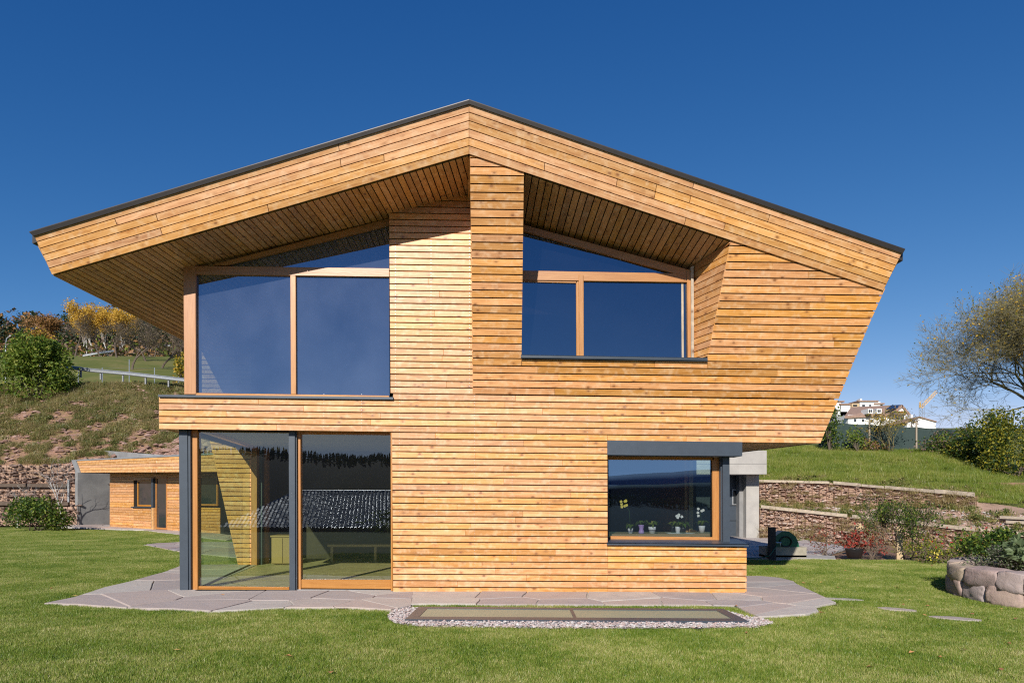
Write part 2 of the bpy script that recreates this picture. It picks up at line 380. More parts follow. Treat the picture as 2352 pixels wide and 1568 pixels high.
def leafm(name, cols, trans=.35, rough=.55, spread=1.0, pos_sc=3.0):
    m = bpy.data.materials.new(name); m.use_nodes = True; t = m.node_tree; t.nodes.clear(); o = t.nodes.new('ShaderNodeOutputMaterial')
    g = t.nodes.new('ShaderNodeNewGeometry'); oi = t.nodes.new('ShaderNodeObjectInfo')
    f0 = g.outputs['Random Per Island']; nz = tnoise(t, objco(t), pos_sc, 3)
    f = mth(t, 'ADD', mth(t, 'MULTIPLY', f0, .55), mth(t, 'MULTIPLY', nz, .55)); f = mth(t, 'SUBTRACT', f, .05)
    n = len(cols); c = ramp(t, f, [(.12 + .76 * i / max(n - 1, 1), cols[i]) for i in range(n)])
    b = t.nodes.new('ShaderNodeBsdfPrincipled'); t.links.new(c, b.inputs['Base Color']); b.inputs['Roughness'].default_value = rough; b.inputs['Specular IOR Level'].default_value = .3
    tl = t.nodes.new('ShaderNodeBsdfTranslucent'); t.links.new(mixc(t, .35, c, (.35, .45, .05), 'MIX'), tl.inputs[0])
    mx = t.nodes.new('ShaderNodeMixShader'); mx.inputs[0].default_value = trans
    t.links.new(b.outputs[0], mx.inputs[1]); t.links.new(tl.outputs[0], mx.inputs[2]); t.links.new(mx.outputs[0], o.inputs[0]); return m
M['leaf_green'] = leafm('green_leaves', [(.05, .10, .014), (.10, .17, .022), (.19, .25, .035), (.36, .35, .07)])
M['leaf_dark'] = leafm('dark_leaves', [(.02, .045, .012), (.035, .075, .018), (.06, .11, .025)])
M['leaf_olive'] = leafm('olive_twigs', [(.10, .085, .04), (.15, .12, .06), (.12, .09, .06)], .1)
M['leaf_autumn'] = leafm('autumn_leaves', [(.26, .24, .03), (.55, .34, .035), (.66, .44, .06), (.36, .17, .03)])
M['leaf_birch'] = leafm('birch_autumn_leaves', [(.62, .36, .05), (.74, .48, .08), (.50, .25, .04)])
M['leaf_yellow'] = leafm('yellow_green_leaves', [(.05, .08, .015), (.13, .15, .02), (.32, .29, .03), (.50, .40, .04)])
M['leaf_red'] = leafm('red_leaves', [(.30, .03, .03), (.42, .07, .05), (.18, .03, .03)])
M['leaf_pine'] = leafm('pine_needles', [(.015, .032, .014), (.028, .05, .02), (.05, .065, .025)], .1)
M['leaf_brown'] = leafm('brown_twigs', [(.10, .07, .055), (.15, .11, .085), (.19, .13, .08)], .1)
M['leaf_rust'] = leafm('rusty_leaves', [(.30, .14, .05), (.36, .20, .07), (.22, .10, .06)], .2)
M['leaf_sage'] = leafm('sage_leaves', [(.12, .17, .08), (.20, .26, .13), (.09, .13, .07)])
M['leaf_purple'] = leafm('heather_leaves', [(.10, .08, .08), (.16, .15, .13), (.07, .05, .06)])
def blade(name, cols, big):
    m = bpy.data.materials.new(name); m.use_nodes = True; t = m.node_tree; t.nodes.clear(); o = t.nodes.new('ShaderNodeOutputMaterial')
    g = t.nodes.new('ShaderNodeNewGeometry')
    nz = tnoise(t, g.outputs['Position'], big, 4, .55); n3 = tnoise(t, g.outputs['Position'], big * 6, 3)
    f = mth(t, 'ADD', mth(t, 'ADD', mth(t, 'MULTIPLY', g.outputs['Random Per Island'], .55), mth(t, 'MULTIPLY', nz, .85)), mth(t, 'MULTIPLY', n3, .5)); f = mth(t, 'SUBTRACT', f, .43)
    n = len(cols); c = ramp(t, f, [(.15 + .7 * i / (n - 1), cols[i]) for i in range(n)])
    b = t.nodes.new('ShaderNodeBsdfPrincipled'); t.links.new(c, b.inputs['Base Color']); b.inputs['Roughness'].default_value = .42; b.inputs['Specular IOR Level'].default_value = .5
    tl = t.nodes.new('ShaderNodeBsdfTranslucent'); t.links.new(c, tl.inputs[0]); mx = t.nodes.new('ShaderNodeMixShader'); mx.inputs[0].default_value = .3
    t.links.new(b.outputs[0], mx.inputs[1]); t.links.new(tl.outputs[0], mx.inputs[2]); t.links.new(mx.outputs[0], o.inputs[0]); return m
M['grass'] = blade('grass_blades', [(.06, .13, .010), (.135, .238, .019), (.225, .318, .038), (.36, .375, .09), (.64, .59, .27)], .8)
M['grass_wild'] = blade('wild_grass', [(.09, .15, .012), (.17, .24, .025), (.27, .31, .05), (.46, .40, .14)], .4)
M['weed'] = blade('bank_weeds', [(.06, .10, .022), (.15, .18, .04), (.28, .25, .08), (.45, .33, .16)], .35)
# ================================================================== THE HOUSE
HOUSE_Y = 11.3
house = thing('timber_house', 'two storey larch boarded house with a low gable roof and leaning upper front', 'house', (0, HOUSE_Y, 0))
n_front = Vector((0, -1, 0)); PF = (Vector((0, HOUSE_Y, 0)), n_front)
TH = math.radians(18.0); HZ = CAMH + 1.70
n_lean = Vector((0, -math.cos(TH), -math.sin(TH))); up_lean = Vector((0, -math.sin(TH), math.cos(TH)))
PL = (Vector((0, HOUSE_Y, HZ)), n_lean)
def off(pl, d): return (pl[0] + pl[1] * d, pl[1])
def L(x, y, d=0.0): return hit(x, y, off(PL, d))
def F(x, y, d=0.0): return hit(x, y, off(PF, d))
# board rows, as lines across the facade
def slope_v(y): return .0045 + (1361 - y) * 2.0e-5
def row_front(k):
    y0 = 1361 - 14.8 * k; s = slope_v(max(y0, 800)); return (y0, s, 900.0)
LP0 = .118
def row_lean(k):
    s = k * LP0; y = HY - FPX * (1.70 + s * math.cos(TH)) / (HOUSE_Y - s * math.sin(TH)); return (y, .0136, 1085.0)
def below(poly, row, shift=0.0):     # keep the side below the row line (larger y)
    y0, s, x0 = row; return clip(poly, -s, 1.0, -(y0 + shift - s * x0))
def above(poly, row, shift=0.0):
    y0, s, x0 = row; return clip(poly, s, -1.0, (y0 + shift - s * x0))
def clad(parent, poly, rowf, k0, k1, hitf, n, mat, name='plank', gap=.143, th=.022, long=(230, 620), joints=None, minarea=6):
    for k in range(k0, k1):
        lo, hi = rowf(k), rowf(k + 1)
        g = (lo[0] - hi[0]) * gap
        p = below(above(poly, lo, 0.0), hi, g)
        if len(p) < 3 or area2(p) < minarea: continue
        xs = [q[0] for q in p]; a, b = min(xs), max(xs)
        cuts = [a]; x = a + R.uniform(.25, 1.0) * R.uniform(*long)
        while x < b - 60: cuts.append(x); x += R.uniform(*long)
        cuts.append(b)
        for i in range(len(cuts) - 1):
            q = p
            if i > 0: q = clip(q, 1, 0, -(cuts[i] + .12))
            if i < len(cuts) - 2: q = clip(q, -1, 0, cuts[i + 1] - .12)
            if len(q) < 3 or area2(q) < 4: continue
            piece(name, mat, parent, [hitf(*c) for c in q], n, th, (1, 0, 0), ch=.003, jit=.0012)
def back(parent, name, poly, pl, d, mat, th=.12):
    m = MB(); m.prism([hit(x, y, off(pl, -d)) for x, y in poly], -pl[1] * th); return m.build(name, mat, parent)

def wx(y): return 2028 - (y - 668.5) * .411
# ---- vertical lower wall
wall_low = back(house, 'lower_wall', [(903, 992), (1395, 1002), (1395, 1251), (1712, 1257), (1712, 1362), (904, 1360)], PF, .035, M['membrane'], .2)
clad(wall_low, [(900, 975), (1395, 985), (1396, 1363.5), (903, 1361)], row_front, 0, 25, F, n_front, M['larch'])
clad(wall_low, [(1396.0, 1251), (1715, 1257), (1715, 1365), (1396.0, 1363.5)], row_front, 0, 9, F, n_front, M['larch'])
# ---- projecting band and right wing (vertical part)
hy = row_lean(0)[0]
wall_band = back(house, 'band_wall', [(368, 914), (900, 915), (905, 906), (wx(920) - 5, 920), (wx(1014) - 6, 1014), (1395, 1008), (900, 988), (368, 981)], PF, .035, M['membrane'], .12)
def rl(row, x): return row[0] + row[1] * (x - row[2])
r30 = row_front(30)
clad(wall_band, [(365, rl(r30, 365)), (wx(931.2), 931.2), (wx(1003), 1003.0), (365, rl(row_front(25), 365))], row_front, 25, 30, F, n_front, M['larch'])
clad(wall_band, [(903, 880), (wx(890), 890), (wx(931.2), 931.2), (903, rl(r30, 903))], row_front, 30, 31, F, n_front, M['larch'])
clad(wall_band, [(1395.5, 990), (wx(995), 995), (wx(1017.5), 1017.5), (1395.5, 1011)], row_front, 24, 25, F, n_front, M['larch'])
# ---- recessed upright wall between the left window and the rib
wall_rec = back(house, 'recessed_wall', [(896, 478), (1086, 432), (1090, 900), (897, 900)], PF, .035, M['membrane'], .12)
clad(wall_rec, [(893.5, 479), (1092, 428), (1092, rl(row_front(31), 1092)), (897, rl(row_front(31), 897))], row_front, 31, 64, F, n_front, M['larch'])
# ---- leaning wall: rib, sill zone and right panel
def wedge_side(y): return 2028 - (y - 668.5) * .411
wall_lean = back(house, 'leaning_wall', [(1200, 829), (1626, 833), (1679, 560), (2024, 668), (wedge_side(905) - 4, 907), (1199, 898)], PL, .035, M['membrane'], .1)
m_ = MB(); m_.prism([hit(x, y, off(PL, -.035)) for x, y in [(1081, 356), (1200, 396), (1195, 897), (1087, 896)]], -n_lean * .08)
rib = m_.build('rib_wall', M['membrane'], house)
kS = next(k for k in range(20) if rl(row_lean(k), 1400) < 829)
kS = kS - 1
clad(rib, [(1079.3, 345), (1203.5, 390), (1198, 819), (1198, 860), (1085, 860)], row_lean, kS, 33, L, n_lean, M['larch'], long=(600, 900))
clad(wall_lean, [(1085.5, rl(row_lean(kS), 1085.5)), (wedge_side(rl(row_lean(kS), 1960)), rl(row_lean(kS), 1960)), (wedge_side(922), 922), (1500, 925), (1085.5, 912)], row_lean, 0, kS, L, n_lean, M['larch'], gap=.16)
clad(wall_lean, [(1199, 818), (1624.5, 825), (1624.5, rl(row_lean(kS), 1624.5)), (1199, rl(row_lean(kS), 1199))], row_lean, kS, kS + 1, L, n_lean, M['larch'])
clad(wall_lean, [(1678, 552), (2034, 662), (wedge_side(740), 740), (wedge_side(850), 850), (1624.9, 850), (1624.9, 823)], row_lean, kS, 33, L, n_lean, M['larch'])

# ---- fascia boards of the gable (on the leaning plane, a little proud)
fas = MB()
def lerp2(a, b, t): return (a[0] + (b[0] - a[0]) * t, a[1] + (b[1] - a[1]) * t)
fl = [(78, 541), (1077, 240), (1077, 355.5), (120, 632)]
fr = [(1077.6, 240), (2072, 581), (2028, 668.5), (1077.6, 355.5)]
def fascia(quad, name, nb=6):
    tl, tr, br, bl = quad
    m = MB(); m.prism([L(x, y, -.0) for x, y in (lerp2(tl, bl, .02), lerp2(tr, br, .02), lerp2(tr, br, .98), lerp2(tl, bl, .98))], -n_lean * .10)
    par = m.build(name, M['membrane'], house)
    for i in range(nb):
        a, b = i / nb, (i + 1) / nb - .016
        cuts = [0] + sorted(R.sample([.18, .27, .35, .44, .52, .61, .70, .8], R.choice([1, 1, 2]))) + [1]
        for c in range(len(cuts) - 1):
            t0, t1 = cuts[c] + (.0006 if c else 0), cuts[c + 1] - (.0006 if c < len(cuts) - 2 else 0)
            A, B = lerp2(tl, bl, a), lerp2(tr, br, a); C_, D_ = lerp2(tl, bl, b), lerp2(tr, br, b)
            q = [lerp2(A, B, t0), lerp2(A, B, t1), lerp2(C_, D_, t1), lerp2(C_, D_, t0)]
            pts = [L(x, y, .028) for x, y in q]
            piece('fascia_board', M['larch_fascia'], par, pts, n_lean, .026, pts[1] - pts[0], ch=.003)
fascia(fl, 'gable_fascia'); fascia(fr, 'gable_fascia')
# ---- roof slabs with dark flashing
LT, LB_, AT, AB, RT, RB = L(70, 533), L(120, 632), L(1077, 231), L(1077, 356), L(2077, 573), L(2028, 668)
dL = Vector((.08, 1, -.05)); dR = Vector((-.08, 1, -.17))
BACK = 20.0
def along(p, d, Y): return p + d * ((Y - p.y) / d.y)
for nm, a, b, bot, dd in (('roof_slab', LT, AT, (LB_, AB), Vector((0.03, 1, -.01))), ('roof_slab', AT, RT, (AB, RB), Vector((-.03, 1, -.02)))):
    up = Vector((0, 0, .03)); m = MB()
    a1, b1 = a - n_lean * -.0 + up * 0, b
    a2, b2 = along(a, dd, BACK), along(b, dd, BACK)
    a0 = a + n_lean * .0; b0 = b
    m.prism([a0 - Vector((0, -.04, 0)), b0 - Vector((0, -.04, 0)), b2, a2], Vector((0, 0, -.16)))
    r_ = m.build(nm, M['metal_dark'], house)
    m = MB(); q = [L(*p_) for p_ in ()]
    if a is LT: px = [(67, 533.5), (1077, 230), (1077, 239), (76, 542)]
    else: px = [(1077.4, 230), (2079, 573), (2074, 582), (1077.4, 239)]
    m.prism([L(x, y, .055) for x, y in px], -n_lean * .055)
    m.prism([L(px[0][0], px[0][1], .055), L(px[1][0], px[1][1], .055), L(px[1][0], px[1][1], -.2), L(px[0][0], px[0][1], -.2)], Vector((0, 0, .012)))
    m.build('flashing', M['metal_dark'], r_)
# eave end panels (slanted ends of the roof)
for nm, t_, b_, dd in (('eave_panel', LT, LB_, dL), ('eave_panel', RT, RB, dR)):
    dd = Vector((dd.x, 1, 0)) if t_ is RT else dd
    m = MB(); q = [t_ + Vector((0, .05, -.05)), b_ + Vector((0, .03, 0)), along(b_, dL if t_ is LT else Vector((-.08, 1, -.0)), BACK), along(t_, Vector((0, 1, -.03)), BACK)]
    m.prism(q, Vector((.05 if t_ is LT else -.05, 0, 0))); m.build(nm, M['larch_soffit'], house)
# ---- soffits: boards running front to back under the roof
def soffit(A, B, d, n, y_end, name, sgn, start_gap=.03):
    W = (B - A); nn = W.cross(d).normalized()
    if nn.z > 0: nn = -nn
    m = MB(); q = [A - nn * .03 + d * .02, B - nn * .03 + d * .02, along(B, d, max(y_end(0), y_end(1))) - nn * .03, along(A, d, max(y_end(0), y_end(1))) - nn * .03]
    m.prism(q, -nn * .06); par = m.build(name, M['membrane'], house)
    for i in range(n):
        t0, t1 = i / n, (i + 1) / n - .015 / W.length
        ye = y_end((t0 + t1) / 2)
        a, b = A + W * t0, A + W * t1
        if ye is None: continue
        pts = [a + d * start_gap, b + d * start_gap, along(b, d, ye), along(a, d, ye)]
        ln = (ye - a.y)
        if ln > 4 and R.random() < .8:
            s = R.uniform(.3, .7); c1 = a + (pts[3] - a) * s; c2 = b + (pts[2] - b) * s
            piece('soffit_board', M['larch_soffit'], par, [pts[0], pts[1], c2, c1], nn, .022, d, ch=.003)
            piece('soffit_board', M['larch_soffit'], par, [c1 + d * .002, c2 + d * .002, pts[2], pts[3]], nn, .022, d, ch=.003)
        else: piece('soffit_board', M['larch_soffit'], par, pts, nn, .022, d, ch=.003)
    return par, nn
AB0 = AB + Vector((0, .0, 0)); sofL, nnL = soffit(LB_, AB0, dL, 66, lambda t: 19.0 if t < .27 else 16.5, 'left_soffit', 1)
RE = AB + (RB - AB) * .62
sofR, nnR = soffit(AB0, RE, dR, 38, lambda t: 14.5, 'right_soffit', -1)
def sofZ(x, y, side):      # height of the soffit plane over (x, y)
    a, nn = (LB_, nnL) if side < 0 else (AB0, nnR)
    return a.z - ((x - a.x) * nn.x + (y - a.y) * nn.y) / nn.z

# ---- bars and boxes in the picture's window positions
def bar(mb, px, Y, depth, vert=True, pl=None):
    pts = [P(x, y, Y) for x, y in px]
    piece('', None, None, pts, n_front, depth, (0, 0, 1) if vert else (1, 0, 0), ch=.004, mb=mb)
def rect(x0, y0, x1, y1): return [(x0, y0), (x1, y0), (x1, y1), (x0, y1)]
def pane(px, Y, mat, parent, name='pane', th=.024):
    m = MB(); m.face([P(x, y, Y) for x, y in px][::-1]); return m.build(name, mat, parent)

# upper left window
GY = 11.5
m = MB(); bar(m, [(421, 613), (449, 606), (450, 905), (423, 905)], GY - .06, .22)
win_ul = m.build('upper_left_window', M['frame_wood'], house)
m = MB(); bar(m, [(449, 610.5), (894, 616), (894, 635.5), (449, 629.6)], GY - .05, .14, False); m.build('transom', M['frame_wood'], win_ul)
m = MB(); bar(m, [(488, 608), (894, 501), (894, 517), (520, 609)], GY - .055, .14, False); m.build('raking_rail', M['frame_wood'], win_ul)
m = MB(); bar(m, [(666.5, 632), (679, 633), (680, 905), (668, 905)], GY - .045, .12); m.build('mullion', M['frame_wood'], win_ul)
m = MB(); bar(m, [(449, 902), (893, 908), (895, 914), (449, 908)], GY - .05, .12, False); m.build('bottom_rail', M['frame_wood'], win_ul)
pane([(450, 629), (667, 632), (668, 905), (451, 903)], GY, M['glass_up'], win_ul)
pane([(679, 632), (894, 634), (895, 909), (680, 905)], GY, M['glass_up'], win_ul)
pane([(515, 611), (894, 512), (894, 618)], GY + .002, M['glass_up'], win_ul)
m = MB(); p = [(363, 906), (903, 911.5), (903, 917), (363, 911)]
m.prism([F(x, y, .045) for x, y in p], Vector((0, .35, 0))); m.build('sill', M['metal_grey'], win_ul)

# upper right window
m = MB(); bar(m, [(1578, 618), (1589, 621), (1589, 822), (1580, 822)], GY - .07, .2)
win_ur = m.build('upper_right_window', M['frame_wood'], house)
m = MB(); bar(m, [(1200, 621), (1579, 628), (1579, 648), (1200, 643)], GY - .05, .14, False); m.build('transom', M['frame_wood'], win_ur)
m = MB(); bar(m, [(1200, 515), (1592, 622), (1592, 640), (1200, 530)], GY - .055, .14, False); m.build('raking_rail', M['frame_wood'], win_ur)
m = MB(); bar(m, [(1329, 632), (1340.5, 632), (1341, 826), (1330.5, 826)], GY - .06, .14); bar(m, [(1323, 645), (1330, 645), (1331, 826), (1324, 826)], GY - .03, .1); m.build('mullion', M['frame_wood'], win_ur)
m = MB(); bar(m, [(1200, 642), (1326, 644.5), (1326, 650), (1200, 647)], GY - .03, .1, False); m.build('casement_head', M['frame_wood'], win_ur)
m = MB(); bar(m, [(1565, 646), (1570, 646), (1571, 826), (1566, 826)], GY - .01, .06); m.build('inner_post', M['old_timber'], win_ur)
pane([(1198, 645), (1325, 647), (1325, 830), (1198, 830)], GY, M['glass_up_r'], win_ur)
pane([(1340, 645), (1580, 646), (1580, 830), (1341, 830)], GY, M['glass_up_r'], win_ur)
pane([(1200, 524), (1588, 632), (1200, 624)], GY + .002, M['glass_up_r'], win_ur)
m = MB(); sp = [L(1196.5, 815.5, .05), L(1625.5, 822.5, .05)]
q = [sp[0], sp[1], Vector((sp[1].x - .1, GY + .05, sp[1].z + .02)), Vector((sp[0].x, GY + .05, sp[0].z + .02))]
m.prism(q, Vector((0, 0, -.03)))
m.prism([L(1196.5, 814.5, .052), L(1625.5, 821.5, .052), L(1625.5, 829.5, .052), L(1196.5, 822.5, .052)], -n_lean * .012)
m.build('sill', M['metal_grey'], win_ur)
# splayed boarded reveal right of it
TB, BB = L(1677, 556), L(1625, 818)
TA = Vector(((1590 - CX) / FPX * GY, GY, 0)); TA.z = sofZ(TA.x, GY, 1); BA = Vector((TA.x, GY, BB.z))
m = MB(); nrev = (TB - BB).cross(BA - BB).normalized()
if nrev.x > 0: nrev = -nrev
m.prism([TB - nrev * .03, BB - nrev * .03, BA - nrev * .03, TA - nrev * .03], -nrev * .05); rev = m.build('window_reveal', M['membrane'], house)
# rows meet the front boards at the slanted edge
for k in range(kS, 33):
    def ed(row, sh=0.0):   # row line crossing of the slanted edge
        y = 700.0
        for _ in range(8):
            t = (818 - y) / (818 - 556); x = 1625 + (1677 - 1625) * t; y = rl(row, x) + sh
        return t
    t0, t1 = ed(row_lean(k)), ed(row_lean(k + 1), 1.8)
    t0 = max(t0, 0)
    if t1 <= 0 or t1 > 1: 
        if t1 > 1 and t0 < 1: t1 = 1
        else: continue
    f0, f1 = BB + (TB - BB) * t0, BB + (TB - BB) * t1
    z0, z1 = f0.z, f1.z
    b0, b1 = Vector((BA.x, GY, z0)), Vector((BA.x, GY, min(z1, TA.z)))
    if z0 > TA.z:
        s = (f0 - TB).length; continue
    if z1 > TA.z: pts = [b0, f0, f1, TA + (TB - TA) * ((f1.z - TA.z) / (TB.z - TA.z)), TA]
    else: pts = [b0, f0, f1, b1]
    piece('plank', M['larch'], rev, pts, nrev, .02, (f0 - b0), ch=.002)
m = MB(); trim = [TA + Vector((0, -.02, -.13)), TB + nrev * .0 + Vector((0, 0, -.02)), TB, TA + Vector((0, -.02, 0))]
piece('', None, None, [p + nrev * .012 for p in trim], nrev, .02, TB - TA, mb=m); m.build('trim_board', M['frame_wood'], rev)
m = MB(); bar(m, [(1587.5, 612), (1593.5, 610), (1594.5, 822), (1588, 822)], GY - .11, .2); m.build('corner_post', M['old_timber'], rev)

# ground floor glazing
GL = 11.55
m = MB(); bar(m, [(437, 985), (453, 985), (454, 1354), (438, 1354)], GL - .02, .14)
win_gl = m.build('corner_window', M['frame_wood'], house)
m = MB()
m.prism([P(x, y, GL - .09) for x, y in [(411, 986), (430, 986), (432, 1354), (413, 1355)]], Vector((0, .06, 0)))
m.prism([P(x, y, GL - .07) for x, y in [(430, 986), (437, 986), (438, 1354), (432, 1354)]], Vector((0, .05, 0)))
m.build('metal_post', M['metal_grey'], win_gl)
m = MB(); m.prism([P(x, y, GL - .10) for x, y in [(663, 988), (677, 988), (678, 1356), (665, 1356)]], Vector((0, .07, 0))); m.prism([P(x, y, GL - .07) for x, y in [(675, 988), (681, 988), (682, 1356), (676, 1356)]], Vector((0, .04, 0))); m.build('metal_post', M['metal_grey'], win_gl)
m = MB(); bar(m, [(455, 1345.5), (664, 1347.5), (664, 1351), (455, 1350)], GL, .06, False); bar(m, [(455, 1350.5), (664, 1351.5), (664, 1354), (455, 1353)], GL - .02, .1, False); m.build('bottom_rail', M['frame_wood'], win_gl)
m = MB(); bar(m, [(455, 984), (664, 986), (664, 993), (455, 991)], GL + .01, .06, False); m.build('head_rail', M['inner_dark'], win_gl)
pane([(455, 988), (664, 990), (664, 1349), (455, 1349)], GL + .02, M['glass_low'], win_gl)
SGX0, SGY0, SGX1, SGY1 = (455 - CX) / FPX * (GL + .1), GL + .12, -6.0, 15.62
m = MB(); m.face([(SGX0, SGY0, .02), (SGX0, SGY0, 2.70), (SGX1, SGY1, 2.70), (SGX1, SGY1, .02)]); m.build('side_pane', M['glass_side'], win_gl)
m = MB()
m.tube((SGX0, SGY0, .03), (SGX1, SGY1, .03), .03, .03, 4); m.tube((SGX0, SGY0, 2.66), (SGX1, SGY1, 2.66), .05, .05, 4); m.build('side_rail', M['inner_dark'], win_gl)
# sliding door
m = MB(); bar(m, [(681, 990), (690, 990), (691, 1354), (682, 1354)], GL - .02, .12)
door = m.build('sliding_door', M['frame_wood'], house)
m = MB(); bar(m, [(690, 990), (897, 992), (897, 998), (690, 996)], GL - .02, .12, False); m.build('head_rail', M['frame_wood'], door)
m = MB(); bar(m, [(690, 1330), (898, 1331), (898, 1352), (690, 1350)], GL + .0, .08, False); m.build('bottom_rail', M['frame_wood'], door)
m = MB(); m.prism([P(x, y, GL - .06) for x, y in [(682, 1353), (900, 1355), (900, 1358), (682, 1356.5)]], Vector((0, .2, 0))); m.build('threshold', M['zinc'], door)
pane([(690, 995), (898, 996), (898, 1332), (690, 1331)], GL + .035, M['glass_low'], door)
m = MB(); bar(m, [(897, 990), (901, 990), (902, 1357), (898, 1356)], HOUSE_Y + .03, .3); m.build('jamb', M['frame_wood'], door)

# lower right corner window with metal hood and sill
WY = 11.75
m = MB(); bar(m, [(1636, 1050), (1655, 1050), (1656, 1242), (1637, 1242)], WY - .04, .12)
win_lr = m.build('corner_window', M['frame_wood'], house)
m = MB(); bar(m, [(1392, 1044), (1640, 1047), (1640, 1056), (1392, 1055)], WY - .04, .1, False); m.build('head_rail', M['frame_wood'], win_lr)
m = MB(); bar(m, [(1402, 1230.5), (1637, 1233), (1637, 1242), (1402, 1240)], WY - .04, .12, False); m.build('bottom_rail', M['frame_wood'], win_lr)
m = MB(); bar(m, [(1390, 1046), (1397.5, 1046), (1399, 1243), (1391, 1243)], WY - .03, .1); m.build('jamb', M['rubber'], win_lr)
m = MB(); m.prism([P(x, y, WY + .0) for x, y in rect(1632, 1056, 1636.5, 1233)], Vector((0, .03, 0))); m.build('spacer', M['rubber'], win_lr)
pane([(1396, 1054), (1637, 1056), (1637, 1234), (1396, 1233)], WY, M['glass_win'], win_lr)
sx = (1655 - CX) / FPX * WY
m = MB(); m.face([(sx, WY + .1, .87), (sx, WY + .1, 2.45), (sx - .02, 13.7, 2.45), (sx - .02, 13.7, .87)][::-1]); m.build('side_pane', M['glass_side'], win_lr)
m = MB(); m.box((sx, 12.7, .90), (.06, 1.9, .08)); m.box((sx, 12.7, 2.42), (.06, 1.9, .08)); m.box((sx, 13.72, 1.65), (.08, .08, 1.6)); m.build('side_frame', M['cabinet_wood'], win_lr)
m = MB(); m.prism([P(x, y, 11.58) for x, y in [(1655, 1046), (1660, 1046), (1661, 1243), (1656, 1243)]], Vector((0, .10, 0)))
m.prism([P(x, y, 11.52) for x, y in [(1660, 1030), (1675.5, 1030), (1676.5, 1243.5), (1661, 1243.5)]], Vector((0, .14, 0))); m.build('metal_post', M['metal_grey'], win_lr)
m = MB(); hp = [F(x, y, .02) for x, y in [(1395, 1011), (1705, 1014.5), (1705, 1047), (1395, 1044)]]
m.prism(hp, Vector((0, .42, 0))); m.build('metal_hood', M['metal_grey'], win_lr)
sl = [F(x, y, .06) for x, y in [(1394, 1246), (1720, 1249), (1720, 1254.5), (1394, 1251)]]
m = MB(); m.prism(sl, Vector((0, .012, 0)))
m.prism([sl[0], sl[1], Vector((sl[1].x, WY + .1, sl[1].z + .045)), Vector((sl[0].x, WY + .1, sl[0].z + .045))], Vector((0, 0, -.01))); m.build('sill', M['metal_grey'], win_lr)

# ---- underside of the wing, band, and the shell behind the boards
dW = Vector((-.49, 2.4, 0)); C0 = F(1884.5, 1017); 
m = MB(); ux = [C0 + Vector((0, .03, 0)), Vector((1.4, 11.33, C0.z)), Vector((1.4, 17, C0.z)), along(C0, dW, 17)]
m.prism([p + Vector((0, 0, .03)) for p in ux], Vector((0, 0, .05))); und = m.build('wing_underside', M['membrane'], house)
for i in range(24):
    a = i * .105; s0 = C0 + Vector((-a, .035, 0)); s1 = C0 + Vector((-a - .096, .035, 0))
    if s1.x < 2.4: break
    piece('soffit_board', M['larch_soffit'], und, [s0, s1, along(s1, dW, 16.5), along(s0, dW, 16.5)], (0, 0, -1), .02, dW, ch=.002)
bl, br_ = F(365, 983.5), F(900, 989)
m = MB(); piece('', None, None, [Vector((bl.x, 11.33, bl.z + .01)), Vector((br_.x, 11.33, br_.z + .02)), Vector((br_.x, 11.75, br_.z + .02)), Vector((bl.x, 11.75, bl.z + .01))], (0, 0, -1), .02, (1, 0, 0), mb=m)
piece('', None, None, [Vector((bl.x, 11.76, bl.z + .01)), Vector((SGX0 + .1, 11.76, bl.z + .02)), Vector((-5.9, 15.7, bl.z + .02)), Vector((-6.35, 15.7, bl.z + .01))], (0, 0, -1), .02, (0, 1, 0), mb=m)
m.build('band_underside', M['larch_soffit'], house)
m = MB()                                     # left flank of the band
m.prism([Vector((bl.x, 11.33, bl.z)), Vector((bl.x, 11.33, 3.27)), Vector((-6.35, 15.7, 3.27)), Vector((-6.35, 15.7, bl.z))], Vector((.05, 0, 0))); m.build('band_flank', M['larch_soffit'], house)
m = MB(); m.prism([Vector((-5.55, 11.42, 2.76)), Vector((.1, 11.42, 2.76)), Vector((.1, 17.5, 2.76)), Vector((-6.1, 17.5, 2.76))], Vector((0, 0, .40)))
m.prism([Vector((.12, 11.42, 2.60)), Vector((4.6, 11.42, 2.60)), Vector((4.0, 17.5, 2.60)), Vector((.12, 17.5, 2.60))], Vector((0, 0, .55)))
m.build('floor_slab', M['ceiling'], house)
m = MB()
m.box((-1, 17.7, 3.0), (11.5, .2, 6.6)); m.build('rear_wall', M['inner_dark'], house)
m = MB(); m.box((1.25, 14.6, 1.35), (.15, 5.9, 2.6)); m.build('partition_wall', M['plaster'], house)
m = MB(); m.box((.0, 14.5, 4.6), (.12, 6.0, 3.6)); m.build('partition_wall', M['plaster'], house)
m = MB(); m.prism([Vector((3.85, 11.34, .02)), Vector((3.85, 11.34, .79)), Vector((3.75, 17.6, .79)), Vector((3.75, 17.6, .02))], Vector((-.12, 0, 0)))
m.prism([Vector((3.60, 13.76, .79)), Vector((3.60, 13.76, 2.48)), Vector((3.60, 17.6, 2.48)), Vector((3.60, 17.6, .79))], Vector((-.12, 0, 0)))
eH = F(wx(905), 905, 0); eT = RB
m.prism([C0 + Vector((-.05, .03, 0)), eH + Vector((-.05, .05, 0)), eT + Vector((-.1, .1, -.05)), along(eT, Vector((-.15, 1, 0)), 17.6), along(C0, dW, 17.6)], Vector((-.08, 0, 0)))
m.build('right_flank_wall', M['larch_soffit'], house)
m = MB(); pr = L(1199, 500, -.04); 
m.prism([Vector((.145, 10.45, 6.25)), Vector((.145, 11.7, 6.1)), Vector((.145, 11.7, 3.9)), Vector((.145, 11.17, 3.9))], Vector((-.04, 0, 0)))
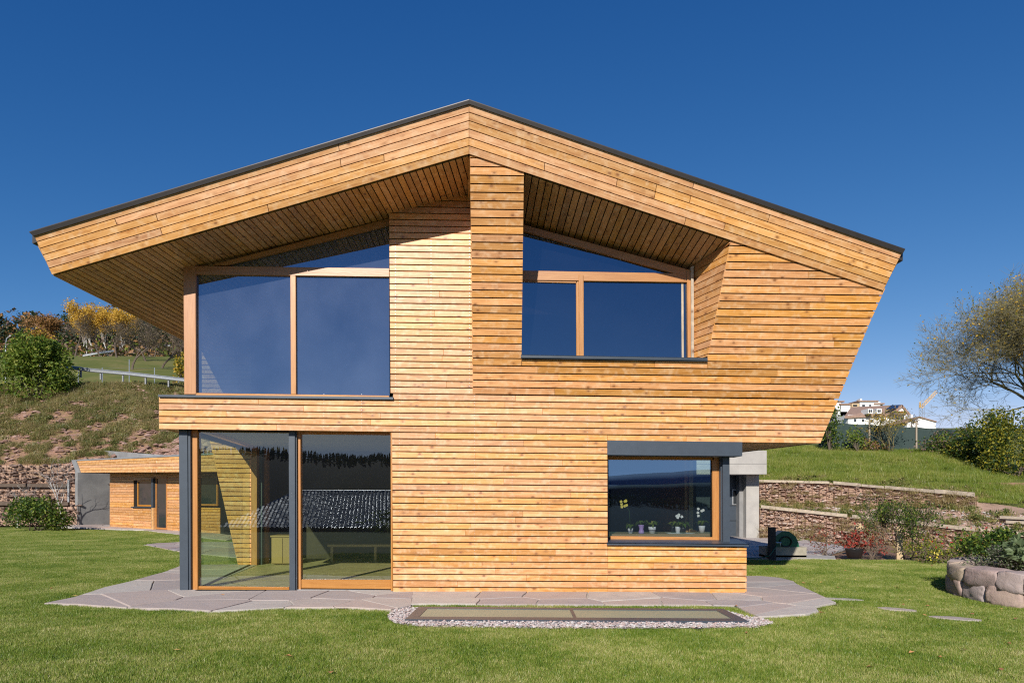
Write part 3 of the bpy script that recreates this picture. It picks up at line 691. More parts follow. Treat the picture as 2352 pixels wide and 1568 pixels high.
m.prism([Vector((-.60, 10.3, 6.6)), Vector((-.60, 11.4, 6.5)), Vector((-.60, 11.4, 3.4)), Vector((-.60, 11.32, 3.4))], Vector((.03, 0, 0)))
m.build('rib_flank', M['larch_soffit'], house)
m = MB(); m.prism([Vector((-2.0, 11.45, 3.1)), Vector((-2.0, 11.45, 6.35)), Vector((.1, 11.45, 6.7)), Vector((.1, 11.45, 3.1))], Vector((0, .1, 0)))
m.prism([Vector((3.12, 11.62, 3.0)), Vector((3.12, 11.62, 5.3)), Vector((5.2, 11.62, 4.7)), Vector((5.0, 11.62, 3.0))], Vector((0, .1, 0)))
m.prism([Vector((-1.98, 11.5, .02)), Vector((-1.98, 11.5, 2.75)), Vector((1.62, 11.5, 2.6)), Vector((1.62, 11.5, .02))], Vector((0, .12, 0)))
m.prism([Vector((1.62, 11.5, .02)), Vector((1.62, 11.5, .78)), Vector((3.7, 11.5, .78)), Vector((3.7, 11.5, .02))], Vector((0, .12, 0)))
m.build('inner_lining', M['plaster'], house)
# upper left side glazing
m = MB(); x0 = -5.45; m.face([(x0, 11.7, 3.2), (x0, 11.7, sofZ(x0, 11.7, -1)), (-5.95, 15.62, sofZ(-5.95, 15.62, -1)), (-5.95, 15.62, 3.2)]); m.build('side_pane', M['glass_side'], win_ul)
# boarded fin wall with slanted edge, behind the side glazing
FY = 15.7
n_f = (Vector((0, FY, 0)), n_front)
finpoly = [(548, 1302), (577, 1302), (577, 700), (400, 640)]
finpoly = [(547, 1300), (577, 1300), (577, 640), (500, 640), (412, 706)]
m = MB(); m.prism([P(x, y, FY + .035) for x, y in [(549, 1299), (576, 1299), (576, 650), (500, 650), (416, 708)]], Vector((0, .15, 0))); fin = m.build('fin_wall', M['membrane'], house)
def row_fin(k): return (1300 - k * 10.75, .012, 560.0)
clad(fin, finpoly, row_fin, 0, 62, lambda x, y: P(x, y, FY), n_front, M['larch'], long=(900, 1000))
m = MB(); bar(m, [(576, 1010), (590, 1010), (590, 1301), (577, 1301)], FY - .05, .2); bar(m, [(604, 1030), (612, 1030), (612, 1300), (604, 1300)], FY + .3, .2); m.build('fin_post', M['frame_wood'], fin)
m = MB(); bar(m, [(592, 1010), (602, 1010), (602, 1300), (592, 1300)], FY + .1, .1); m.build('fin_post', M['metal_grey'], fin)
# left wall of the rear part, behind the fin
m = MB(); m.prism([Vector((-6.0, 16.0, 0)), Vector((-6.0, 16.0, 2.7)), Vector((-6.1, 17.6, 2.7)), Vector((-6.1, 17.6, 0))], Vector((.1, 0, 0)))
m.prism([Vector((-6.0, 15.9, 2.7)), Vector((-6.0, 15.9, 5.3)), Vector((-6.1, 17.6, 5.3)), Vector((-6.1, 17.6, 2.7))], Vector((.1, 0, 0))); m.build('left_rear_wall', M['inner_dark'], house)
# timber floor inside, board by board
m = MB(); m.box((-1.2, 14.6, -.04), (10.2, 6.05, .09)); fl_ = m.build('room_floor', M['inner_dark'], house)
yy = 11.63; nb = 0
while yy < 17.4:
    wdt = .165; xl = -5.38 - (yy - 11.6) * .145
    cuts = [xl, R.uniform(-4.4, -2.6), R.uniform(-1.5, .6), 3.6]
    for i in range(3): piece('floor_board', M['floor_wood'], fl_, [Vector((cuts[i] + .002, yy, .028)), Vector((cuts[i + 1] - .002, yy, .028)), Vector((cuts[i + 1] - .002, yy + wdt - .004, .028)), Vector((cuts[i] + .002, yy + wdt - .004, .028))], (0, 0, 1), .02, (1, 0, 0), ch=.002)
    yy += wdt
# screw heads in vertical rows
m = MB()
def dot(p, n, r_=.0055):
    a = n.orthogonal().normalized(); c_ = n.cross(a); m.face([p + (a * math.cos(k * 1.2566) + c_ * math.sin(k * 1.2566)) * r_ for k in range(5)])
for k in range(0, 31):
    for i in range(-2, 17):
        x = 905 + 12 + i * 86.5
        for fy in (.28, .72):
            y = rl(row_front(k), x) * (1 - fy) + rl(row_front(k + 1), x) * fy
            if k < 25 and (x < 905 or x > 1712 or (x > 1392 and y < 1256)): continue
            if k >= 25 and x > wx(y) - 6: continue
            dot(F(x, y, .004), n_front)
for k in range(31, 60):
    for x in (908, 990, 1078):
        for fy in (.28, .72):
            y = rl(row_front(k), x) * (1 - fy) + rl(row_front(k + 1), x) * fy
            if y > 520: dot(F(x, y, .004), n_front)
o = m.build('screw_head', M['screw'], house); o['kind'] = 'stuff'
# interior furniture
def cabinet():
    t = thing('low_cabinet', 'low pale wooden cabinet standing by the rear post inside the corner room', 'cabinet', (-5.25, 15.9, .03))
    m = MB(); m.box((-5.28, 15.95, .36), (.52, .45, .62)); m.build('carcass', M['cabinet_wood'], t)
    m = MB(); m.box((-5.28, 15.95, .69), (.56, .5, .035)); m.build('top', M['cabinet_wood'], t)
    for sx_ in (-.127, .127):
        m = MB(); m.box((-5.28 + sx_, 15.715, .36), (.24, .02, .58)); m.build('door', M['cabinet_wood'], t)
cabinet()
def bench():
    t = thing('window_bench', 'long low timber bench along the rear wall of the living room', 'bench', (-3.4, 16.6, .03))
    m = MB(); m.box((-3.3, 16.7, .42), (2.3, .5, .06)); m.build('seat', M['cabinet_wood'], t)
    for x in (-4.35, -3.3, -2.25):
        m = MB(); m.box((x, 16.7, .21), (.06, .45, .37)); m.build('leg', M['cabinet_wood'], t)
bench()
def armchair():
    t = thing('armchair', 'dark green upholstered armchair half hidden at the right edge of the glass door', 'armchair', (-2.25, 15.2, .03))
    m = MB(); m.box((-2.22, 15.2, .36), (.72, .7, .2)); m.build('seat', M['chair_green'], t)
    for s in (-1, 1):
        m = MB()
        prof = [(-.36, .25), (-.36, .50), (-.28, .66), (.0, .70), (.28, .72), (.36, .6), (.36, .25)]
        m.prism([Vector((-2.22 + s * .36 - .07, 15.2 + a, b)) for a, b in prof], Vector((.14, 0, 0))); m.build('armrest', M['chair_green'], t)
        for y in (-.28, .28):
            m = MB(); m.tube((-2.22 + s * .3, 15.2 + y, .03), (-2.22 + s * .3, 15.2 + y, .27), .018, .025, 8, cap=True); m.build('leg', M['zinc'], t)
    m = MB(); m.prism([Vector((-2.56, 15.2 + a, b)) for a, b in [(.22, .3), (.30, .95), (.40, .98), (.42, .3)]], Vector((.68, 0, 0))); m.build('backrest', M['chair_green'], t)
armchair()
def kitchen():
    t = thing('kitchen_counter', 'dark kitchen counter with an extractor hood at the back of the living room', 'kitchen unit', (-2.6, 17.3, .03))
    m = MB(); m.box((-2.3, 17.25, .47), (1.7, .6, .88)); m.build('base_cabinet', M['inner_dark'], t)
    m = MB(); m.box((-2.3, 17.22, .93), (1.76, .66, .04)); m.build('worktop', M['concrete_dark'], t)
    m = MB(); m.box((-2.3, 17.35, 1.75), (1.3, .45, .35)); m.build('extractor_hood', M['plaster'], t)
kitchen()
def orchid(x, yb, D, label, potmat, pot_h=.13, pot_r=.055, flower=None, fh=.34, side=1, lv=6, band=None, prof=None, nfl=5):
    b = P(x, yb, D); b.z = .955
    t = thing('orchid_pot', label, 'potted plant', tuple(b), 'potted plants on the inner window sill')
    m = MB(); m.lathe(b, prof or [(pot_r * .72, 0), (pot_r * .95, pot_h * .7), (pot_r, pot_h), (pot_r * .88, pot_h), (pot_r * .8, pot_h * .8)]); m.build('pot', potmat, t, smooth=True)
    if band:
        for z in (.25, .45):
            m = MB(); m.lathe(b + Vector((0, 0, pot_h * z)), [(pot_r * (.76 + z * .26) + .001, 0), (pot_r * (.80 + z * .26) + .001, pot_h * .08)]); m.build('band', band, t)
    m = MB()
    for i in range(lv):
        a = i / lv * 6.28 + R.random(); r = R.uniform(.10, .20); w_ = .034
        base = b + Vector((0, 0, pot_h)); mid_ = base + Vector((math.cos(a) * r * .5, math.sin(a) * r * .5, R.uniform(.05, .10))); tip = base + Vector((math.cos(a) * r, math.sin(a) * r, R.uniform(-.03, .05)))
        s_ = Vector((-math.sin(a), math.cos(a), 0)) * w_
        m.face([base - s_ * .3, base + s_ * .3, mid_ + s_, mid_ - s_]); m.face([mid_ - s_, mid_ + s_, tip])
    m.build('leaves', M['leaf_green'], t)
    if flower:
        m = MB(); s0 = b + Vector((0, 0, pot_h)); s1 = s0 + Vector((side * .02, 0, fh * .7)); s2 = s0 + Vector((side * (.12 if fh > .4 else .03), -.02, fh))
        m.path([s0, s1, s2], .006, 5); m.build('stem', M['leaf_dark'], t)
        m = MB()
        for i in range(nfl):
            c = s2 + Vector((R.uniform(-.07, .07), -.02 + R.uniform(-.02, .02), R.uniform(-.08, .05)))
            for k in range(5):
                a = k / 5 * 6.28 + i; e = Vector((math.cos(a), -.2, math.sin(a))) * .028; s_ = Vector((-math.sin(a), 0, math.cos(a))) * .014
                m.face([c, c + e * .6 + s_, c + e, c + e * .6 - s_])
        m.build('flower', flower, t)
m = MB(); m.box((2.65, 12.2, .93), (2.0, .65, .04)); m.build('inner_sill', M['cabinet_wood'], win_lr)
orchid(1448, 1229, 12.0, 'tall yellow orchid in a white and blue pot', M['pot_white'], .09, .05, M['petal_yellow'], .44, -1, 7, M['pot_blue'], nfl=8)
orchid(1473, 1229, 12.0, 'leafy plant in a lilac vase on the window sill', M['pot_lilac'], .14, .06, None, lv=9, prof=[(.052, 0), (.05, .03), (.035, .075), (.05, .13), (.056, .15), (.045, .145)])
orchid(1498, 1229, 11.98, 'round leafed plant in a wide white pot with dark bands', M['pot_white'], .12, .07, None, lv=14, band=M['pot_black'])
orchid(1546, 1229, 12.15, 'dark pot with drooping leaves standing behind the white pot on the cloth', M['pot_black'], .12, .05, None, lv=6)
orchid(1557, 1229, 12.0, 'small white orchid with two flower heads in a plain white pot on the cloth', M['pot_white'], .12, .048, M['petal_white'], .24, 1, 6)
orchid(1569, 1229, 11.98, 'small green plant in a black pot right of the white orchid', M['pot_black'], .11, .055, None, lv=6)
orchid(1612, 1226, 12.35, 'white orchid in a pale pot at the right end of the window sill', M['pot_white'], .12, .06, M['petal_white'], .26, -1, 7)
m = MB(); b = P(1560, 1231, 12.05); m.prism([Vector((b.x - .22, 11.9, .954)), Vector((b.x + .25, 11.95, .954)), Vector((b.x + .2, 12.3, .954)), Vector((b.x - .2, 12.25, .954))], Vector((0, 0, .004)))
o = m.build('table_cloth', M['cloth'], None); o['label'] = 'small white crocheted cloth lying on the window sill under three pots'; o['category'] = 'cloth'
# ================================================================== TERRAIN
def smooth(a, b, x):
    t = min(1, max(0, (x - a) / (b - a))); return t * t * (3 - 2 * t)
def nz(x, y, s, k=0.0): return mnoise.noise(Vector((x / s + 13.1, y / s + 7.7, k)))
def Hleft(x, y):
    # bank behind the annex, road on top of it, meadow, wooded hill
    yb = 41.0 + max(0, (x + 22)) * -.25
    h = 0.0
    if y > yb - 1.2: h = 3.4 * smooth(yb - 1.2, yb, y)
    if y > yb: h += .65 * (min(y, 51.5) - yb) if y < 51.5 else .65 * (51.5 - yb)
    h += nz(x, y, 3.2) * .35 * smooth(yb, yb + 2, y) * (1 - smooth(49.5, 51, y)) + nz(x, y, 1.1, 3) * .16 * smooth(yb, yb + 2, y) * (1 - smooth(49.5, 51, y))
    if y > 56: h += .27 * (min(y, 105) - 56)
    if y > 105: h += .19 * (min(y, 190) - 105)
    if y > 190: h -= .1 * (y - 190)
    if y > 60: h += nz(x, y, 30, 5) * 1.6 * smooth(60, 90, y)
    return h
def Hright(x, y):
    h = -.9 * smooth(12, 22, x) * smooth(14, 24, y)
    if y > 44: h = 3.4 + .11 * (y - 44)
    elif y > 29: h = 2.2 + (y - 29) * .08
    if y > 330: h -= .2 * (y - 330)
    return h
def Hback(x, y):
    d = math.hypot(x, y + 5); az = x / max(1.0, -(y))
    h = 0.0
    if y < -8: h -= .36 * (min(-y, 30) - 8)
    if y < -30: h -= .28 * (min(-y, 260) - 30)
    if d > 260:
        ridge = 58 - 62 * smooth(-.22, .12, az) + 60 * smooth(.30, .9, az)
        ridge += nz(x, 0, 120, 2) * 16 + nz(x, 0, 30, 2) * 4
        h += (ridge + 72) * smooth(260, 950, d) - (d > 950) * (d - 950) * .25
    return h
def Hgt(x, y):
    if y < 0: return Hback(x, y)
    wl = 1 - smooth(-8, 4, x); wr = smooth(3, 8, x)
    if wl + wr < .01: wl = 1
    a = Hleft(x, y) if wl > 0 else 0; b = Hright(x, y) if wr > 0 else 0
    return (a * wl + b * wr) / (wl + wr)
def axis(lo, hi, step, grow, maxs=60):
    v = [0.0]; s = step
    while v[-1] < hi: v.append(v[-1] + s); s = min(s * grow, maxs) if v[-1] > 45 else step
    u = [0.0]; s = step
    while u[-1] > lo: u.append(u[-1] - s); s = min(s * grow, maxs) if u[-1] < -45 else step
    return sorted(set(u + v))
xs = axis(-1300, 900, 1.0, 1.12); ys = axis(-1500, 420, 1.0, 1.10)
m = MB(); idx = {}
for j, y in enumerate(ys):
    for i, x in enumerate(xs):
        m.v.append((x, y, Hgt(x, y) - (.07 if (-6 < y < 41) else .02)))
W_ = len(xs)
for j in range(len(ys) - 1):
    for i in range(W_ - 1):
        x = (xs[i] + xs[i + 1]) / 2; y = (ys[j] + ys[j + 1]) / 2
        a = j * W_ + i
        m.f.append((a, a + 1, a + W_ + 1, a + W_)); m.uv.append(None)
        yb = 41.0 + max(0, (x + 22)) * -.25
        if y < -12: mi = 3 if y > -60 else 4 if y > -150 else 6
        elif y < 0: mi = 0
        elif x < 4:
            mi = 0 if y < yb - 2.5 else 1 if y < 51 else 3 if y < 56.5 else 2 if y < 107 else 4
            if 51.2 < y < 56 and x < 0: mi = 5
        else: mi = 0 if y < 12 else 1 if y < 30 else 2
        m.mi.append(mi)
g = m.build('ground', [M['turf'], M['soil'], M['meadow'], M['meadow'], M['forest_floor'], M['asphalt'], M['north_forest']], None, smooth=True); g['kind'] = 'structure'
# farther mountain ranges, seen only as reflections in the panes
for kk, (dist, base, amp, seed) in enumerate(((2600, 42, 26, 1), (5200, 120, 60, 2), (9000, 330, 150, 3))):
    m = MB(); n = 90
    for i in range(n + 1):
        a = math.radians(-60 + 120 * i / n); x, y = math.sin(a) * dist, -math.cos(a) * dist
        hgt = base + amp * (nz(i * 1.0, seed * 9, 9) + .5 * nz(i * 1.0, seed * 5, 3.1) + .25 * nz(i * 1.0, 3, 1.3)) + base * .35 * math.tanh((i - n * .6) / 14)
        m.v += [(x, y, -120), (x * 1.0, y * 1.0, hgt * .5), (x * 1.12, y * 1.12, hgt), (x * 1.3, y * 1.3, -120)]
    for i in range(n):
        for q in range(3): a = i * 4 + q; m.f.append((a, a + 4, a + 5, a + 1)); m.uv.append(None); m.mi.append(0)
    o = m.build('mountains', [M['mountain'], simple('hazed_forest_slopes', (.07, .10, .13), 1.0, 0, .002, .2), simple('hazed_far_peaks', (.20, .25, .32), 1.0, 0, .001, .2)][kk], None, smooth=True); o['kind'] = 'structure'  # farther ranges paler and bluer: distance haze is painted into their colour

# ------------------------------------------------------------------ lawn sheet
m = MB()
lx = [-46 + i * 1.0 for i in range(59)]; ly = [-7 + i * 1.0 for i in range(47)]
def lawn_edge_far(x):        # far edge of the lawn
    if x < -26: return 34.5
    if x < -13: return 34.5 - (x + 26) * .30
    if x < 4: return 28
    if x < 7.2: return 17.2
    return 17.6 - (x - 7.2) * .12
for j, y in enumerate(ly):
    for i, x in enumerate(lx): m.v.append((x, min(y, lawn_edge_far(x)), nz(x, y, 5) * .012))
for j in range(len(ly) - 1):
    for i in range(len(lx) - 1):
        if ly[j] >= max(lawn_edge_far(lx[i]), lawn_edge_far(lx[i + 1])): continue
        a = j * len(lx) + i; m.f.append((a, a + 1, a + len(lx) + 1, a + len(lx))); m.uv.append(None); m.mi.append(0)
lawn = m.build('lawn', M['turf'], None, smooth=True); lawn['kind'] = 'structure'

# ------------------------------------------------------------------ flagstone paving
def gp(x, y): p = Gr(x, y); return (p.x, p.y)
def inside(p, poly):
    c = False; n = len(poly)
    for i in range(n):
        a, b = poly[i], poly[(i + 1) % n]
        if (a[1] > p[1]) != (b[1] > p[1]) and p[0] < (b[0] - a[0]) * (p[1] - a[1]) / (b[1] - a[1]) + a[0]: c = not c
    return c
patioA = [gp(*q) for q in [(102, 1389), (170, 1375), (240, 1352), (300, 1338), (372, 1318), (400, 1308), (420, 1300)]] + [(-5.9, 15.9), (-5.3, 11.4), (-1.9, 11.42)] + [gp(*q) for q in [(948, 1360), (944, 1394), (898, 1404), (800, 1399), (640, 1399), (560, 1404), (480, 1407), (400, 1402), (300, 1400), (180, 1391)]]
patioB = [gp(*q) for q in [(948, 1361), (1716, 1364.5)]] + [(3.95, 13.4)] + [gp(*q) for q in [(1745, 1326), (1790, 1330), (1822, 1338), (1832, 1346), (1870, 1364), (1920, 1387), (1872, 1397), (1880, 1408), (1850, 1415), (1770, 1420), (1742, 1421), (1690, 1395)]] + [gp(1600, 1393), gp(962, 1391), gp(944, 1392)]
def voronoi_pave(name, poly, spacing, seed, mat, parent, z=.035, inset=.012, jit=.36, th=.05, stretch=1.0, skip=None, seeds=None):
    r = random.Random(seed)
    x0, x1 = min(p[0] for p in poly), max(p[0] for p in poly); y0, y1 = min(p[1] for p in poly), max(p[1] for p in poly)
    pts = seeds or []
    if not seeds:
        y = y0 - spacing; k = 0
        while y < y1 + spacing:
            x = x0 - spacing + (k % 2) * .5 * spacing * stretch
            while x < x1 + spacing: pts.append((x + r.uniform(-jit, jit) * spacing * stretch, y + r.uniform(-jit, jit) * spacing)); x += spacing * stretch
            y += spacing; k += 1
    for p in pts:
        cell = list(poly); near = sorted(pts, key=lambda q: ((q[0] - p[0]) / stretch) ** 2 + (q[1] - p[1]) ** 2)[1:16]
        for q in near:
            mx, my = (p[0] + q[0]) / 2, (p[1] + q[1]) / 2; dx, dy = p[0] - q[0], p[1] - q[1]; l = math.hypot(dx, dy)
            dx /= l; dy /= l; cell = clip(cell, dx, dy, -(dx * mx + dy * my) - inset)
            if len(cell) < 3: break
        if len(cell) < 3 or area2(cell) < .02: continue
        if skip and skip(cell): continue
        # roughen edges
        out_ = []
        for i in range(len(cell)):
            a, b = cell[i], cell[(i + 1) % len(cell)]; out_.append(a); l = math.hypot(b[0] - a[0], b[1] - a[1])
            if l > .35:
                for t in (.33, .66):
                    nx, ny = (b[1] - a[1]) / l, -(b[0] - a[0]) / l; o_ = r.uniform(-.010, .010)
                    out_.append((a[0] + (b[0] - a[0]) * t + nx * o_, a[1] + (b[1] - a[1]) * t + ny * o_))
        zz = z + r.uniform(-.004, .004)
        piece(name, mat, parent, [Vector((q[0], q[1], zz)) for q in out_], (0, 0, 1), th, (1, 0, 0), ch=.004)
pave = MB(); pave.prism([Vector((p[0], p[1], .018)) for p in patioA], Vector((0, 0, -.05))); pa = pave.build('terrace_paving', simple('pale_joint_mortar', (.50, .47, .43), .95, 0, 9, .3), None); pa['kind'] = 'structure'
M['mortar'] = bpy.data.materials['pale_joint_mortar']
seedsA = [gp(*q) for q in [(190, 1388), (330, 1375), (470, 1392), (400, 1345), (520, 1372), (600, 1398), (660, 1370), (745, 1388), (700, 1402), (800, 1372), (830, 1392), (890, 1385), (300, 1350), (430, 1325), (925, 1372), (880, 1362), (480, 1362)]] + [(-6.3, 14.2), (-6.6, 15.3)]
voronoi_pave('paving_stone', patioA, 1.0, 3, M['porphyry'], pa, seeds=seedsA)
pave = MB(); pave.prism([Vector((p[0], p[1], .018)) for p in patioB], Vector((0, 0, -.05))); pb = pave.build('terrace_paving', M['mortar'], None); pb['kind'] = 'structure'
seedsB = [gp(*q) for q in [(1020, 1384), (1060, 1367), (1180, 1386), (1140, 1368), (1270, 1371), (1290, 1388), (1430, 1374), (1480, 1388), (1600, 1372), (1560, 1390), (1680, 1374), (1700, 1390), (1760, 1400), (1750, 1365), (1770, 1345), (1820, 1352), (1820, 1380), (1820, 1408), (1880, 1388), (1740, 1335)]]
voronoi_pave('paving_stone', patioB, 1.0, 5, M['porphyry'], pb, seeds=seedsB)
# path beside the house on the left, leading to the annex
pathL = [gp(*q) for q in [(330, 1252), (360, 1249), (420, 1246)]] + [(-7.0, 23.5), (-5.5, 20), (-6.2, 17), (-9.0, 19.0)]
fl2 = MB(); fl2.prism([Vector((p[0], p[1], .018)) for p in pathL], Vector((0, 0, -.05))); pc = fl2.build('garden_path', M['mortar'], None); pc['kind'] = 'structure'
voronoi_pave('paving_stone', pathL, .95, 8, M['porphyry'], pc, inset=.015)
annexpave = [gp(*q) for q in [(140, 1211), (175, 1203.5), (270, 1206), (440, 1218), (560, 1234), (520, 1242), (410, 1228), (330, 1218), (200, 1212.5)]]
fl3 = MB(); fl3.prism([Vector((p[0], p[1], .018)) for p in annexpave], Vector((0, 0, -.05))); pd = fl3.build('annex_paving', M['mortar'], None); pd['kind'] = 'structure'
voronoi_pave('paving_stone', annexpave, 1.5, 11, M['porphyry'], pd, inset=.02)
# stepping stones sunk in the grass, right
for i, (q, rx, ry) in enumerate((((1935, 1378), .30, .10), ((2062, 1402), .22, .13), ((2195, 1423), .26, .14))):
    c = Gr(*q); pts = [Vector((c.x + math.cos(a) * rx * R.uniform(.85, 1.1) + R.uniform(-.02, .02), c.y + math.sin(a) * ry * .95 * R.uniform(.85, 1.1) - (math.cos(a)) * .12, .027)) for a in [k / 9 * 6.283 for k in range(9)]]
    m = MB(); piece('', None, None, pts, (0, 0, 1), .05, (1, 0, 0), mb=m); o = m.build('stepping_stone', M['porphyry'])
    o['label'] = ('flat grey stepping stone in the lawn nearest the paved terrace corner', 'flat stepping stone, middle one of the three in the right lawn', 'long flat stepping stone in the lawn in front of the boulder planter')[i]; o['category'] = 'stepping stone'; o['group'] = 'stepping stones in the lawn'
# ------------------------------------------------------------------ skylight in the ground
sk = thing('walk_on_skylight', 'long flat two pane skylight with dark frame set in the ground before the house', 'skylight', tuple(Gr(1320, 1410)))
o4 = [Gr(962, 1392, .05), Gr(1662, 1397, .05), Gr(1720, 1425.5, .05), Gr(930, 1421, .05)]
def bil(u, v): return (o4[0] * (1 - u) + o4[1] * u) * (1 - v) + (o4[3] * (1 - u) + o4[2] * u) * v
m = MB()
def ring(u0, u1, v0, v1, a, b): # frame bars
    q = [bil(u0, v0), bil(u1, v0), bil(u1, v1), bil(u0, v1)]; m.prism(q, Vector((0, 0, -.09)))
eu, ev = .034, .20
ring(0, 1, 0, ev * .8, 0, 0); ring(0, 1, 1 - ev, 1, 0, 0); ring(0, eu, ev * .8, 1 - ev, 0, 0); ring(1 - eu, 1, ev * .8, 1 - ev, 0, 0); ring(.497, .507, ev * .8, 1 - ev, 0, 0)
m.build('frame', M['metal_grey'], sk)
M['frosted'] = simple('frosted_glass', (.27, .33, .24), .35, 0, 1.2, .15, spec=.35)
for a, b in ((eu, .497), (.507, 1 - eu)):
    m = MB(); m.prism([bil(a, ev * .8) - Vector((0, 0, .006)), bil(b, ev * .8) - Vector((0, 0, .006)), bil(b, 1 - ev) - Vector((0, 0, .006)), bil(a, 1 - ev) - Vector((0, 0, .006))], Vector((0, 0, -.02))); m.build('pane', M['frosted'], sk)
skypoly = [(p.x, p.y) for p in o4]
# gravel strip
gravpoly = [gp(*q) for q in [(893, 1408), (948, 1396), (1740, 1404), (1700, 1412), (1778, 1436), (1700, 1444), (1500, 1445), (1300, 1445), (1100, 1443), (960, 1441), (905, 1432)]]
gravpoly = [gp(*q) for q in [(898, 1406), (938, 1397), (975, 1400), (1660, 1404), (1712, 1418), (1745, 1423), (1778, 1434), (1740, 1443), (1500, 1445), (1300, 1445), (1100, 1443), (960, 1441), (905, 1432), (890, 1420)]]
m = MB(); m.face([(x, y, .012) for x, y in gravpoly]); o = m.build('gravel_bed', M['pebble_bed']); o['kind'] = 'structure'
m = MB(); rr = random.Random(5); x0, x1 = min(p[0] for p in gravpoly), max(p[0] for p in gravpoly); y0, y1 = min(p[1] for p in gravpoly), max(p[1] for p in gravpoly)
def pebble(m, c, r, rnd, mi=0):
    b = len(m.v); sx_, sy_, sz_ = r * rnd.uniform(.8, 1.3), r * rnd.uniform(.7, 1.1), r * rnd.uniform(.5, .8); a = rnd.random() * 6.28
    base = [(1, 0, 0), (-1, 0, 0), (0, 1, 0), (0, -1, 0), (0, 0, 1), (.6, .6, .55), (-.6, .6, .5), (-.6, -.6, .5), (.6, -.6, .55)]
    for x, y, z in base:
        x *= sx_; y *= sy_; m.v.append((c[0] + x * math.cos(a) - y * math.sin(a), c[1] + x * math.sin(a) + y * math.cos(a), c[2] + z * sz_))
    for f in ((0, 5, 8), (5, 4, 8), (2, 6, 5), (6, 4, 5), (1, 7, 6), (7, 4, 6), (3, 8, 7), (8, 4, 7), (0, 2, 5), (2, 1, 6), (1, 3, 7), (3, 0, 8)): m.f.append(tuple(b + i for i in f)); m.mi.append(mi); m.uv.append(None)
M['pebs'] = [simple('pebble_tone', c, .85) for c in ((.52, .48, .46), (.40, .33, .32), (.62, .60, .58), (.46, .35, .32), (.33, .31, .32), (.55, .45, .42))]
for i in range(15000):
    x, y = rr.uniform(x0, x1), rr.uniform(y0, y1)
    if not inside((x, y), gravpoly) or inside((x, y), skypoly): continue
    pebble(m, (x, y, rr.uniform(.012, .035)), rr.uniform(.010, .024), rr, rr.randrange(6))
o = m.build('gravel', M['pebs'], None, smooth=False); o['kind'] = 'stuff'; o['label'] = 'loose pale pebbles around the ground skylight'; o['category'] = 'gravel'

# ------------------------------------------------------------------ grass
tufts = bpy.data.collections.new('grass_clumps'); wtufts = bpy.data.collections.new('wild_clumps'); wdtufts = bpy.data.collections.new('weed_clumps')
def tuft(coll, name, size, n, h, w_, mat, seed, lean=.5):
    r = random.Random(seed); m = MB()
    for i in range(n):
        x, y = r.uniform(-size / 2, size / 2), r.uniform(-size / 2, size / 2); a = r.random() * 6.283; hh = h * r.uniform(.5, 1.25); lx_ = math.cos(r.random() * 6.28) * hh * lean * r.random(); ly_ = math.sin(r.random() * 6.28) * hh * lean * r.random()
        dx, dy = math.cos(a) * w_ / 2, math.sin(a) * w_ / 2
        b = len(m.v); m.v += [(x - dx, y - dy, 0), (x + dx, y + dy, 0), (x + lx_, y + ly_, hh)]; m.f.append((b, b + 1, b + 2)); m.mi.append(0); m.uv.append(None)
    o = bpy.data.objects.new(name, m.mesh(name, mat)); coll.objects.link(o)
for k in range(6): tuft(tufts, 'turf_clump', .55, 1500, .030, .0048, M['grass'], 100 + k, .9)
for k in range(5): tuft(wtufts, 'wild_clump', .7, 260, .14, .010, M['grass_wild'], 200 + k, 1.0)
for k in range(5):
    r = random.Random(300 + k); m = MB()
    for i in range(170):
        a, rad = r.random() * 6.28, abs(r.gauss(0, .28)); hgt = r.uniform(.02, .34) * max(.1, 1 - rad)
        m.leaf((math.cos(a) * rad, math.sin(a) * rad, hgt), r.uniform(.05, .11), r, 0, .6)
    for i in range(60):
        a, rad = r.random() * 6.28, r.random() * .4; b = len(m.v); x, y = math.cos(a) * rad, math.sin(a) * rad
        m.v += [(x - .012, y, 0), (x + .012, y, 0), (x + r.uniform(-.1, .1), y + r.uniform(-.1, .1), r.uniform(.15, .45))]; m.f.append((b, b + 1, b + 2)); m.mi.append(0); m.uv.append(None)
    o = bpy.data.objects.new('weed_clump', m.mesh('weed_clump', M['weed'])); wdtufts.objects.link(o)
drytufts = bpy.data.collections.new('dry_clumps'); M['straw'] = blade('dry_straw', [(.20, .13, .06), (.34, .24, .11), (.30, .27, .10), (.50, .38, .2)], .5)
for k in range(4): tuft(drytufts, 'dry_clump', .34, 90, .22, .008, M['straw'], 500 + k, 1.2)
